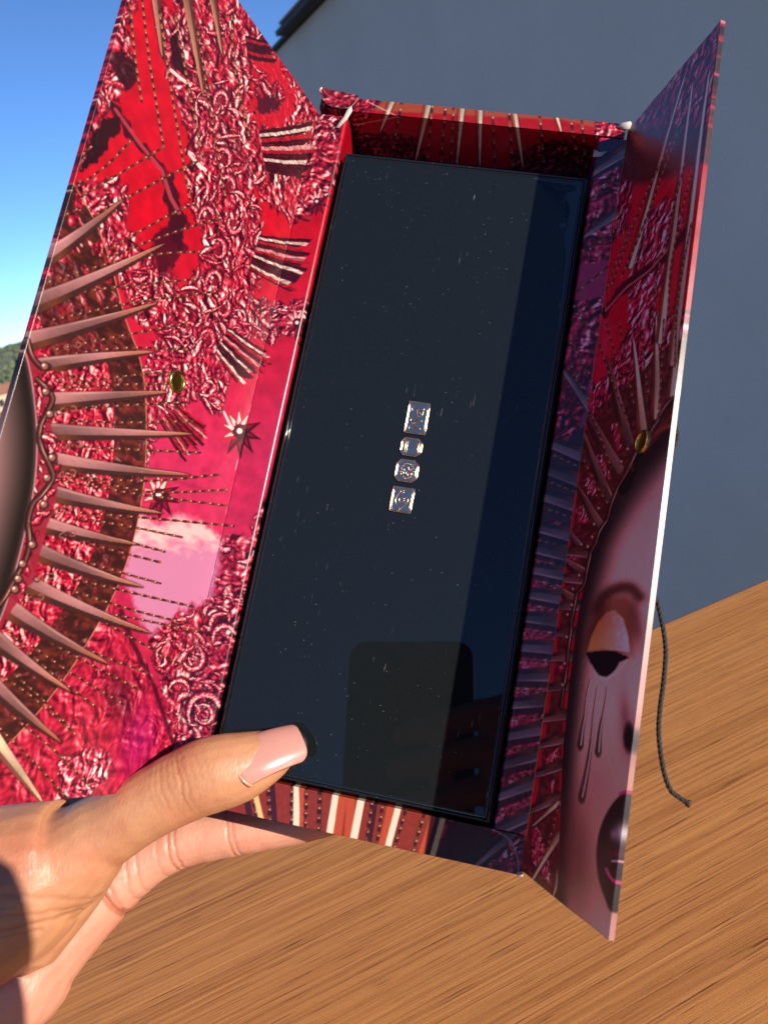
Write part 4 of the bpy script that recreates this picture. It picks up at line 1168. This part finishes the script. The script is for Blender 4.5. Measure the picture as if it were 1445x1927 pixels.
eyelet(np.array([-13.4, 105.98, .25]) + dL * 35.9, nL, gb)
eyelet(np.array([97.9, 104.13, .25]) + dR * 37.7, nR, gb)

# black cord behind the right door
def make_cord_mat():
    m, nt, b = new_mat('black_cotton_cord')
    tc = nt.nodes.new('ShaderNodeTexCoord')
    n = noise(nt, 1800, 3, .6, tc.outputs['Object'])
    r = ramp(nt, n.outputs['Fac'], [(.35, (.006, .006, .006)), (.62, (.016, .016, .014)), (.85, (.10, .095, .08))])
    nt.links.new(r.outputs[0], b.inputs['Base Color']); b.inputs['Roughness'].default_value = .75
    bump(nt, n.outputs['Fac'], .6, .0003, b)
    return m
M['cord'] = make_cord_mat()
def twisted(path, r=.62, pitch=4.2):
    p = catmull(path, 14)
    L = np.concatenate([[0], np.cumsum(np.linalg.norm(np.diff(p, axis=0), axis=1))])
    s = np.arange(0, L[-1], .28)
    p = np.stack([np.interp(s, L, p[:, k]) for k in range(3)], 1)
    t = np.gradient(p, axis=0); t /= np.linalg.norm(t, axis=1)[:, None]
    u = np.cross(t, [0.2, .1, 1.0]); u /= np.linalg.norm(u, axis=1)[:, None]; w = np.cross(u, t)
    parts = []
    for k in range(3):
        ph = 2 * np.pi * (s / pitch + k / 3)
        c = p + .46 * r * (np.cos(ph)[:, None] * u + np.sin(ph)[:, None] * w)
        parts.append(tube_np(c, .6 * r, 7))
    return parts, p[-1], t[-1]
parts, pe, te = twisted([(110.8, 104.2, 36.5), (114, 101, 36), (117.4, 98.0, 35.5), (118.6, 101.4, 35), (117.6, 104.6, 35), (114.6, 107, 34), (112.2, 116, 33), (112.6, 130, 33), (115.0, 140, 34), (118.4, 146.4, 35), (119.9, 150.4, 35), (121.5, 155.7, 35), (122.3, 160.4, 35), (122.5, 167.9, 35), (122.4, 173.3, 35), (122.7, 179.3, 35), (123.9, 185, 35), (125.5, 190, 35), (127.4, 193.3, 35), (129.8, 194.6, 35), (131.0, 195.2, 35)])
rg = np.random.default_rng(5)
for k in range(26):
    d = te + rg.normal(0, .38, 3); d /= np.linalg.norm(d)
    a0 = pe + rg.normal(0, .22, 3)
    parts.append(tube_np(np.array([a0, a0 + d * .7, a0 + d * rg.uniform(1.0, 1.9) + rg.normal(0, .15, 3)]), .085, 4))
V, Q, T = merge_np(parts)
co = link('cord', mesh_np('cord', mm(V), Q, T, True), M['cord'], gb); co['label'] = 'frayed black twisted cord hanging beside the right door'

# ================================================================== THE PALETTE
pal = empty('makeup_palette', BOX, 'glossy black makeup palette with gold emblem lying in the open box', 'palette')
bm = bmesh.new(); box_bm(bm, -.0009, .0874, -.2168, .0006, -.0238, -.0022, .0007, 3)
bm_obj('case', bm, M['gap'], pal)
bm = bmesh.new(); box_bm(bm, .0000, .0868, -.2161, -.0001, -.0021, -.0006, .0004, 3)
bm_obj('lid_frame', bm, M['lid'], pal)
bm = bmesh.new(); box_bm(bm, .0011, .0857, -.2150, -.0012, -.0012, .00045, .00055, 4)
lid = bm_obj('lid', bm, M['lid'], pal); lid['label'] = 'dusty mirror black lid'
def rim_np():
    out = []
    for inset, r, z in ((.75, .42, .15), (2.0, .22, .40)):
        out.append(ring_np([(inset, .1 + inset), (86.8 - inset, .1 + inset), (86.8 - inset, 216.1 - inset), (inset, 216.1 - inset)], r, z))
    V, Q, T = merge_np(out)
    return mesh_np('rim', mm(V), Q, T, True)
def ring_np(pts, r, z):
    p = np.asarray(pts, float)
    path = []
    for i in range(len(p)):
        q = p[(i + 1) % len(p)]
        for k in range(24): path.append(np.r_[p[i] + (q - p[i]) * k / 24, z])
    return tube_np(path, r, 8, closed=True)
link('rim', rim_np(), M['lid'], pal)

def make_film():
    m, nt, b = new_mat('dried_smear')
    b.inputs['Base Color'].default_value = (.020, .034, .050, 1); b.inputs['Roughness'].default_value = .16
    tc = nt.nodes.new('ShaderNodeTexCoord'); n = noise(nt, 400, 3, .6, tc.outputs['Object'])
    r = ramp(nt, n.outputs['Fac'], [(.3, (.016, .028, .044)), (.7, (.022, .037, .054))]); nt.links.new(r.outputs[0], b.inputs['Base Color'])
    return m
M['film'] = make_film()
def film(outline, z=.52):
    p = np.asarray(outline, float); P = catmull(np.c_[p, np.full(len(p), z)], 5)[:-1]
    c = P.mean(0)
    bm = bmesh.new()
    vs = [bm.verts.new(mm(q)) for q in P]
    f = bm.faces.new(vs); bmesh.ops.triangulate(bm, faces=[f])
    return bm_obj('smear', bm, M['film'], lid)
film([(85.0, 2.2), (79, 2.6), (70, 2.3), (69, 2.9), (79.0, 3.6), (83.2, 4.2), (82.6, 6.0), (80.6, 6.6), (80.0, 8.6), (81.4, 10.6), (82.3, 13.6), (82.0, 17), (82.6, 19.6), (81.6, 23), (82.6, 27.5), (83.4, 33), (84.0, 44), (84.6, 58), (85.2, 58), (85.2, 20), (85.2, 2.4)])
a = np.linspace(0, 2 * np.pi, 12, endpoint=False)
film(np.c_[80.6 + 1.0 * np.cos(a), 19.4 + 1.0 * np.sin(a)])

# emblem: four gem-cut plaques
def ring_np(pts, r, z):
    p = np.asarray(pts, float)
    path = []
    for i in range(len(p)):
        q = p[(i + 1) % len(p)]
        for k in range(6): path.append(np.r_[p[i] + (q - p[i]) * k / 6, z])
    return tube_np(path, r, 8, closed=True)
def bar(p, q, r=.16, z=.95): return tube_np(np.array([np.r_[p, z], (np.r_[p, z] + np.r_[q, z]) / 2, np.r_[q, z]]), r, 8)
def plaque(outline, extra, parent):
    p = np.asarray(outline, float)
    c = p.mean(0)
    bm = bmesh.new()
    lo = [bm.verts.new(mm(np.r_[q, .4])) for q in p]; hi = [bm.verts.new(mm(np.r_[c + (q - c) * .97, .85])) for q in p]
    bm.faces.new(hi)
    for i in range(len(p)): bm.faces.new((lo[i], lo[(i + 1) % len(p)], hi[(i + 1) % len(p)], hi[i]))
    o = bm_obj('plaque', bm, M['plate'], parent)
    V, Q, T = merge_np([ring_np(p, .26, .8), ring_np(c + (p - c) * .86, .10, .88)])
    link('frame', mesh_np('frame', mm(V), Q, T, True), M['gold'], o)
    if extra:
        V, Q, T = merge_np(extra)
        link('relief', mesh_np('relief', mm(V), Q, T, True), M['gold'], o)
    return o
def arcpts(c, rx, ry, a0, a1, n=12):
    aa = np.radians(np.linspace(a0, a1, n)); return np.c_[c[0] + rx * np.cos(aa), c[1] + ry * np.sin(aa)]
def line(pts, r=.15, z=.95): return tube_np(np.c_[np.asarray(pts, float), np.full(len(pts), z)], r, 8)
# letters P and M, turned a quarter clockwise
PMx = [bar((41.3, 92.5), (45.1, 92.5), .22), line(np.r_[[(45.1, 92.5)], arcpts((44.0, 93.6), 1.05, 1.5, -40, 40)[::1] + [0, 0], [(43.0, 92.7)]], .18),
       line([(45.0, 92.6), (45.05, 94.0), (44.6, 94.9), (43.8, 95.0), (43.2, 94.5), (43.05, 92.6)], .18), bar((41.3, 92.0), (41.3, 93.1), .15), bar((45.1, 91.9), (45.1, 92.6), .15),
       bar((41.4, 96.2), (45.0, 96.2), .2), bar((45.0, 96.3), (42.0, 97.6), .2), bar((42.0, 97.6), (45.0, 98.9), .2), bar((41.4, 99.0), (45.0, 99.0), .24), bar((41.4, 95.8), (41.4, 96.7), .14), bar((41.4, 98.5), (41.4, 99.5), .14)]
plaque([(40.0, 90.0), (46.9, 90.0), (46.9, 100.8), (40.0, 100.8)], PMx, lid)
plaque([(41.0, 102.6), (45.2, 102.6), (46.7, 103.9), (46.7, 107.2), (45.2, 108.5), (41.0, 108.5), (39.9, 107.3), (39.9, 103.8)],
       [line([(41.3, 104.0), (41.3, 107.2)], .3), line([(45.6, 104.0), (45.6, 107.2)], .22), line([(41.8, 104.5), (45.2, 104.5)], .1), line([(42.4, 105.2), (44.6, 105.2)], .1), line([(41.9, 103.7), (41.9, 107.6)], .12)], lid)
rg = np.random.default_rng(9)
dots = []
for k in range(15):
    aa = 2 * math.pi * k / 15; c0 = np.array([43.4 + 2.1 * math.cos(aa), 113.8 + 2.5 * math.sin(aa)])
    dots.append(line(arcpts(c0, .25, .25, 0, 300, 6), .14))
for k in range(8):
    c0 = np.array([43.3, 113.8]) + rg.uniform(-1.3, 1.3, 2); dots.append(line(arcpts(c0, .4, .5, k * 40, k * 40 + 220, 7), .13))
plaque([(41.0, 110.1), (45.2, 110.1), (46.8, 111.5), (46.8, 116.0), (45.3, 117.4), (41.1, 117.4), (39.7, 116.1), (39.7, 111.6)], dots, lid)
plaque([(40.0, 119.5), (46.9, 119.5), (46.9, 127.6), (40.0, 127.6)],
       [line(catmull([(43.2, 126.6), (41.8, 125.4), (41.4, 123.8), (41.9, 122.0), (42.6, 120.9)], 5), .22), line(catmull([(43.2, 126.6), (44.4, 125.6), (45.3, 124.2), (45.2, 122.9), (44.2, 122.4)], 5), .2),
        line(arcpts((43.3, 123.6), .8, .9, 0, 330), .2), line(arcpts((42.9, 121.0), .6, .55, 0, 320), .16), line([(40.8, 121.2), (42.0, 121.6)], .12), line([(46.4, 123.6), (45.3, 124.0), (44.6, 124.5)], .16), line([(43.2, 126.7), (43.0, 127.3)], .2)], lid)

# ================================================================== HANDS
def make_skin():
    m, nt, b = new_mat('skin')
    ca = nt.nodes.new('ShaderNodeVertexColor'); ca.layer_name = 'print'
    tc = nt.nodes.new('ShaderNodeTexCoord')
    mott = noise(nt, 95, 5, .6, tc.outputs['Object'])
    r = ramp(nt, mott.outputs['Fac'], [(.3, (.88, .82, .80)), (.55, (1, 1, 1)), (.75, (1.06, 1.02, .98))])
    mx = nt.nodes.new('ShaderNodeMix'); mx.data_type = 'RGBA'; mx.blend_type = 'MULTIPLY'; mx.inputs['Factor'].default_value = 1
    nt.links.new(ca.outputs['Color'], mx.inputs['A']); nt.links.new(r.outputs[0], mx.inputs['B'])
    nt.links.new(mx.outputs['Result'], b.inputs['Base Color'])
    b.inputs['Roughness'].default_value = .47
    b.inputs['Subsurface Weight'].default_value = .35
    b.inputs['Subsurface Radius'].default_value = (1.0, .32, .16)
    b.inputs['Subsurface Scale'].default_value = .0032
    mp = nt.nodes.new('ShaderNodeMapping'); mp.inputs['Rotation'].default_value = (0, 0, .5); mp.inputs['Scale'].default_value = (1.0, .32, 1.0)
    nt.links.new(tc.outputs['Object'], mp.inputs['Vector'])
    v = nt.nodes.new('ShaderNodeTexVoronoi'); v.feature = 'DISTANCE_TO_EDGE'; v.inputs['Scale'].default_value = 780
    nt.links.new(mp.outputs[0], v.inputs['Vector'])
    n2 = noise(nt, 420, 4, .6, tc.outputs['Object'], .5)
    ad = nt.nodes.new('ShaderNodeMath'); ad.operation = 'MULTIPLY_ADD'; ad.inputs[1].default_value = .9
    nt.links.new(v.outputs['Distance'], ad.inputs[0]); nt.links.new(n2.outputs['Fac'], ad.inputs[2])
    bump(nt, ad.outputs[0], .42, .00030, b)
    return m
M['skin'] = make_skin()

def grow(name, chains, voxel, smooth_it, to_m):
    """sphere-swept chains [(pts+radius rows)] fused into one skin"""
    parts = []
    for ch in chains:
        a = catmull(np.asarray(ch, float), 6)
        parts.append(tube_np(a[:, :3], np.maximum(a[:, 3], 1.0), 20))
    V, Q, T = merge_np(parts)
    me = mesh_np(name, to_m(V), Q, T)
    o = bpy.data.objects.new(name + '_tmp', me); C.objects.link(o)
    md = o.modifiers.new('r', 'REMESH'); md.mode = 'VOXEL'; md.voxel_size = voxel
    ms = o.modifiers.new('s', 'SMOOTH'); ms.factor = .5; ms.iterations = smooth_it
    dg = bpy.context.evaluated_depsgraph_get()
    out = bpy.data.meshes.new_from_object(o.evaluated_get(dg))
    bpy.data.objects.remove(o)
    out.name = name
    return out

def chain_dist(P, ch):
    a = catmull(np.asarray(ch, float), 8)
    best = np.full(len(P), 1e9)
    for row in a:
        best = np.minimum(best, np.linalg.norm(P - row[:3], axis=1) - row[3])
    return best

thumb = [(22.4, 206.4, 5.2, 5.6), (18.3, 209.2, 6.8, 7.9), (11.0, 213.6, 9.0, 10.3), (3.5, 217.1, 10.8, 11.0), (-3.5, 221.5, 11.4, 10.6), (-14.5, 230.2, 11.8, 10.2), (-24.5, 239.0, 10.8, 11.0)]
thenar = [(-14.5, 230.2, 11.6, 9.4), (-24.5, 238.6, 10.8, 11.2), (-31.5, 246.5, 10.0, 14.6), (-38.0, 250.4, 10.0, 19.0), (-52.0, 260.2, 10.0, 25.0), (-66.0, 268.0, 13.0, 28.5), (-92, 288, 21, 28), (-150, 334, 46, 30), (-200, 372, 68, 33)]
web = [(-30, 250, 4, 10), (-36.5, 259, 2, 12.5), (-46, 270, 2, 16)]
index = [(58, 217, -34, 6.6), (42, 226, -35.5, 7.2), (24.3, 234.2, -35.5, 7.9), (2.5, 241.5, -31.5, 8.5), (-15, 248.2, -28.0, 9.2), (-27, 258.0, -24.5, 10.4), (-37.5, 271.0, -20.0, 12.6), (-46.5, 283.5, -14.5, 15.5), (-54, 294, -9, 19), (-80, 300, 8, 24)]
middle = [(46, 196, -34.5, 6.8), (28, 206, -36, 7.6), (2, 222, -42, 8.6), (-26, 248, -46, 9.4), (-44, 274, -34, 13), (-62, 288, -14, 20)]
ring = [(36, 176, -34, 6.6), (18, 188, -36, 7.4), (-8, 208, -44, 8.2), (-34, 236, -50, 9.0), (-54, 266, -40, 13), (-72, 284, -16, 20)]
pinky = [(18, 160, -33, 5.6), (2, 172, -35, 6.2), (-20, 194, -44, 7.0), (-42, 224, -50, 8.0), (-62, 258, -42, 12), (-82, 284, -16, 20)]
hand_me = grow('hand', [thumb, thenar, web, index, middle, ring, pinky], .00054, 10, mm)
n = len(hand_me.vertices)
co_ = np.empty(n * 3, np.float32); hand_me.vertices.foreach_get('co', co_); P = co_.reshape(-1, 3).astype(float) * 1000; P[:, 1] *= -1
no_ = np.empty(n * 3, np.float32); hand_me.vertices.foreach_get('normal', no_); Nn = no_.reshape(-1, 3).astype(float); Nn[:, 1] *= -1
dT = np.minimum(np.minimum(chain_dist(P, thumb), chain_dist(P, thenar)), chain_dist(P, web)); dP = np.minimum.reduce([chain_dist(P, c) for c in (index, middle)])
wpalm = 1 / (1 + np.exp(-(dT - dP) / 1.2))
disp = np.zeros(n); red = np.zeros(n)
# wrinkles over the thumb's end joint
TA = np.array([19.5, 209.6, 7.0]) - np.array([-14.5, 230.2, 11.6]); TA /= np.linalg.norm(TA)
J0 = np.array([-2.0, 220.6, 11.0]); DORS = np.array([.10, -.25, 1.0]); DORS -= TA * (DORS @ TA); DORS /= np.linalg.norm(DORS)
SIDE = np.cross(TA, DORS)
rel = P - J0; sx = rel @ TA; cx = rel @ SIDE; dn = Nn @ DORS
near = (np.abs(sx) < 14) & (np.linalg.norm(rel - sx[:, None] * TA, axis=1) < 14)
dors = np.clip((dn - .15) / .5, 0, 1) * near
for s0, dep, wid, k in [(-5.6, .26, .34, .055), (-4.3, .12, .26, .05), (-3.2, .30, .32, .04), (-2.2, .12, .26, .03), (-1.3, .2, .28, .02), (.2, .50, .36, -.01), (1.1, .14, .26, -.02), (2.1, .36, .32, -.035), (3.1, .12, .26, -.04), (4.2, .2, .3, -.05), (5.2, .08, .25, -.05), (6.3, .12, .3, -.06), (-7.4, .14, .34, .06), (-9, .1, .3, .06), (8.4, .08, .3, -.05)]:
    wob = .55 * perlin(cx / 3.1 + s0, cx * 0 + s0 * 3, 7) + .25 * perlin(cx / 1.2 + s0, cx * 0, 8)
    g = np.exp(-((sx - s0 - k * cx ** 2 * .35 - wob) / wid) ** 2) * np.exp(-(np.abs(cx) / 8.2) ** 4)
    disp -= .72 * dep * g * dors; red += 1.3 * dep * g * dors
disp += .35 * np.exp(-(sx / 5.5) ** 2) * np.exp(-(cx / 6.5) ** 2) * dors            # knuckle pad
# creases across the index finger and at its root, folds of the thenar skin
def crease(p, d, width, depth, axis_len, mask):
    global disp, red
    p, d = np.asarray(p, float), np.asarray(d, float) / np.linalg.norm(d)
    r_ = P - p; s_ = r_ @ d
    s_ = s_ + .35 * perlin(P[:, 2] / 3 + p[0], P[:, 1] / 3, 12)
    g = np.exp(-(s_ / width) ** 2) * (np.linalg.norm(r_, axis=1) < axis_len) * mask
    disp -= depth * g; red += depth * g * .9
ipm = wpalm
crease((-31.5, 262.5, -15), (.62, -.70, -.2), .9, 1.25, 17, ipm)
crease((-29.6, 260.5, -15), (.70, -.62, -.2), .6, .4, 15, ipm)
for x0, y0, dp in [(-14.0, 247, .5), (-12.2, 246, .4), (-17, 249.5, .2), (3.5, 240, .45), (5.2, 239.5, .3), (-22, 254, .25), (-24.6, 256, .3)]:
    crease((x0, y0, -20), (.92, -.38, 0), .45, dp, 15, ipm)
for p0, d0, dp in [((-38, 264, 18), (.25, .95, 0), .45), ((-36, 260, 18), (.1, 1, 0), .3), ((-45, 268, 20), (.25, .95, 0), .35), ((-34, 256, 17), (.0, 1, .1), .2), ((-50, 262, 24), (.3, .9, 0), .2)]:
    crease(p0, d0, .7, dp, 15, 1 - wpalm)
P += disp[:, None] * Nn
P += (.10 * perlin(P[:, 0] / 5, P[:, 1] / 5, 4) + .022 * perlin((P[:, 0] + P[:, 1] * .5) / 1.1, (P[:, 1] - P[:, 0] * .5 + P[:, 2]) / 3.2, 14))[:, None] * Nn
hand_me.vertices.foreach_set('co', (P * [1, -1, 1] * .001).astype(np.float32).ravel())
SK = .66
dorsal_c = lin([217, 158, 116]) * SK; palm_c = lin([236, 170, 142]) * SK * .92; red_c = lin([176, 92, 58]) * SK; pink_c = lin([214, 130, 100]) * SK
col = dorsal_c * (1 - wpalm)[:, None] + palm_c * wpalm[:, None]
bl = np.clip(fbm(P[:, 0] / 16, P[:, 1] / 16, 51, 3) * .8 + .25, 0, 1) * .5
bl = np.maximum(bl, .75 * np.exp(-(np.linalg.norm(P - np.array([-40, 247, 26]), axis=1) / 11) ** 2))
col = col * (1 - bl)[:, None] + (pink_c * (1 - wpalm)[:, None] + lin([236, 150, 124]) * SK * wpalm[:, None]) * bl[:, None]
rd = np.clip(red * .85, 0, .6)[:, None]
col = col * (1 - rd) + red_c * rd
at = hand_me.color_attributes.new('print', 'FLOAT_COLOR', 'POINT')
at.data.foreach_set('color', np.c_[col, np.ones(n)].astype(np.float32).ravel())
hand_me.polygons.foreach_set('use_smooth', np.full(len(hand_me.polygons), True, bool))
hand = link('person', hand_me, M['skin'])
hand.matrix_world = BOX
tag(hand, 'left hand with a long pale pink thumbnail gripping the red box', 'person')

# thumbnail
def make_polish(name, c, rough):
    m, nt, b = new_mat(name)
    b.inputs['Base Color'].default_value = (*c, 1); b.inputs['Roughness'].default_value = rough
    b.inputs['Coat Weight'].default_value = 1.0; b.inputs['Coat Roughness'].default_value = .06
    b.inputs['Subsurface Weight'].default_value = .15; b.inputs['Subsurface Scale'].default_value = .001
    tc = nt.nodes.new('ShaderNodeTexCoord'); nn = noise(nt, 160, 3, .5, tc.outputs['Object'])
    r = ramp(nt, nn.outputs['Fac'], [(.3, tuple(x * .96 for x in c)), (.7, tuple(min(1, x * 1.03) for x in c))]); nt.links.new(r.outputs[0], b.inputs['Base Color'])
    return m
M['polish'] = make_polish('pale_pink_polish', tuple(lin([240, 172, 154]) * .55), .22)
M['tip'] = make_polish('dark_tip_shade', tuple(lin([46, 32, 24]) * .6), .3)  # brown that imitates shade and reflection below the nail edge
M['cuticle'] = make_polish('cuticle_skin', tuple(lin([222, 156, 122]) * .62), .4)
def nail():
    A0 = np.array([11.6, 211.2, 17.6]); A1 = np.array([28.0, 201.0, 9.2])
    ax = (A1 - A0); Ln = np.linalg.norm(ax); ax /= Ln
    nz = np.array([-.10, -.42, 1.0]); nz -= ax * (nz @ ax); nz /= np.linalg.norm(nz)
    sd = np.cross(nz, ax)
    ns, nc = 40, 28
    V, tipf = [], []
    for i in range(ns + 1):
        s = i / ns
        half = 7.1 * (1 - .12 * s)
        for j in range(nc + 1):
            c = j / nc * 2 - 1
            # cuticle is rounded, free edge squared with soft corners
            back = 2.6 * (abs(c) ** 2.4) * (1 - s) ** 2
            front = -2.4 * abs(c) ** 4.5 * s ** 3
            ang = c * 1.12
            pos = A0 + ax * (s * Ln + back * 1.0 + front) + sd * (half * math.sin(ang) / math.sin(1.12)) + nz * (-half * (1 - math.cos(ang)) * .62 + .9 * math.sin(math.pi * min(1, s * .9 + .08)) - 1.1 * (s > .0) * s ** 2)
            V.append(pos)
    V = np.array(V); W = nc + 1
    I, J = np.meshgrid(np.arange(ns), np.arange(nc), indexing='ij'); a = (I * W + J).ravel()
    q = np.stack([a, a + W, a + W + 1, a + 1], 1)
    low = V - nz * .75
    nb = len(V)
    per = np.concatenate([np.arange(W), np.arange(1, ns + 1) * W + nc, ns * W + np.arange(nc - 1, -1, -1), np.arange(ns - 1, 0, -1) * W])
    k2 = np.roll(per, -1)
    side = np.stack([per, nb + per, nb + k2, k2], 1)
    me = mesh_np('thumbnail', mm(np.concatenate([V, low])), np.concatenate([q, q[:, ::-1] + nb, side]), None, True)
    bm = bmesh.new(); bm.from_mesh(me); bmesh.ops.recalc_face_normals(bm, faces=bm.faces); bm.to_mesh(me); bm.free()
    o = link('thumbnail', me, M['polish'], hand); o['label'] = 'pale pink squared thumbnail'
    # free edge capped dark, colour imitating the shade and reflection under it
    edge = V[ns * W:(ns + 1) * W]
    rows = [edge + nz * .02 - ax * .3, edge + ax * .10 - nz * .05, edge + ax * .14 - nz * .5, edge + ax * .0 - nz * .95, edge - nz * 1.0 - ax * 1.2]
    Vt = np.concatenate(rows); i = np.arange(nc)
    qt = np.concatenate([np.stack([k * W + i, k * W + i + 1, (k + 1) * W + i + 1, (k + 1) * W + i], 1) for k in range(4)])
    mt = mesh_np('nail_tip_shade', mm(Vt), qt, None, True)
    link('nail_tip_shade', mt, M['tip'], o)
    # cuticle fold
    row = V[:W]
    p = np.array([r - ax * .35 - nz * .15 for r in row])
    v_, q_, t_ = tube_np(p - nz * .35, .62, 8)
    link('cuticle', mesh_np('cuticle', mm(v_), q_, t_, True), M['cuticle'], hand)
nail()

# ------------------------------------------------------------------ the phone that takes the picture, mirrored in the lid
M['phone'] = simple('black_phone_glass', (.006, .006, .007), .12, 0, 60, .2)
M['phone_rim'] = simple('phone_steel', (.10, .10, .105), .25, 1.0, 90, .1)
M['lens'] = simple('lens_glass', (.004, .004, .008), .03, 0, 60, .2)
ph = empty('phone', cam.matrix_world.copy(), 'black phone seen only mirrored in the glossy palette lid', 'phone')
def rrect(bm, x0, x1, y0, y1, z0, z1, r, n=8):
    pts = []
    for cx_, cy_, a0 in [(x1 - r, y1 - r, 0), (x0 + r, y1 - r, 90), (x0 + r, y0 + r, 180), (x1 - r, y0 + r, 270)]:
        for k in range(n + 1):
            a = R(a0 + 90 * k / n); pts.append((cx_ + r * math.cos(a), cy_ + r * math.sin(a)))
    lo = [bm.verts.new((x, y, z0)) for x, y in pts]; hi = [bm.verts.new((x, y, z1)) for x, y in pts]
    bm.faces.new(lo[::-1]); bm.faces.new(hi)
    for i in range(len(pts)): bm.faces.new((lo[i], lo[(i + 1) % len(pts)], hi[(i + 1) % len(pts)], hi[i]))
bm = bmesh.new(); rrect(bm, -.069, .0095, -.142, .0195, .0035, .0105, .011); bm_obj('body', bm, M['phone'], ph)
bm = bmesh.new(); rrect(bm, -.0695, .010, -.1425, .020, .0045, .0095, .0115); bm_obj('rim', bm, M['phone_rim'], ph)
for cx_, cy_ in ((-.020, .004), (.0, -.020)):
    bm = bmesh.new(); bmesh.ops.create_cone(bm, cap_ends=True, segments=32, radius1=.0075, radius2=.0075, depth=.0012)
    bmesh.ops.translate(bm, verts=bm.verts, vec=(cx_, cy_, .0028)); bm_obj('lens', bm, M['lens'], ph)

# the right hand holding the phone
def cam_m(V): return np.asarray(V) * np.array([1, -1, -1]) * .001      # camera mm (x right, y down, z forward) -> camera space
f1 = [(-30, 40, 9, 7), (-8, 34, 11, 8), (20, 26, 8, 8.6), (50, 18, -4, 9.4), (74, 20, -16, 13)]
f2 = [(-34, 60, 9, 7), (-10, 54, 12, 8.2), (20, 47, 9, 8.8), (52, 38, -4, 9.8), (78, 42, -18, 15)]
f3 = [(-32, 82, 9, 6.8), (-10, 76, 12, 8), (20, 68, 8, 8.6), (52, 60, -5, 9.6), (82, 62, -18, 16)]
f4 = [(-20, 104, 9, 5.8), (-2, 98, 10, 6.8), (22, 90, 8, 7.6), (52, 82, -6, 8.8), (82, 82, -20, 16)]
th = [(13, 20, -20, 7), (24, 34, -26, 8.6), (44, 54, -30, 10.5), (68, 74, -28, 17)]
pm = [(75, 18, -17, 14), (79, 44, -20, 18), (82, 68, -24, 20), (90, 98, -36, 22), (108, 138, -62, 25), (150, 190, -120, 29), (190, 226, -190, 34)]
ph_me = grow('hand', [f1, f2, f3, f4, th, pm, [(-8, 42, 9, 7.5), (-8, 64, 9, 7.5), (-6, 88, 9, 7.5)], [(22, 32, 7, 8.5), (22, 56, 7, 8.5), (24, 82, 6, 8)], [(50, 24, -5, 10), (52, 48, -6, 10), (54, 76, -7, 10)]], .0011, 6, cam_m)
ph_me.color_attributes.new('print', 'FLOAT_COLOR', 'POINT').data.foreach_set('color', np.tile(np.r_[dorsal_c, 1], len(ph_me.vertices)).astype(np.float32))
ph_me.polygons.foreach_set('use_smooth', np.full(len(ph_me.polygons), True, bool))
h2 = link('person', ph_me, M['skin']); h2.matrix_world = cam.matrix_world.copy()
tag(h2, 'right hand holding the phone, seen only mirrored in the lid', 'person')
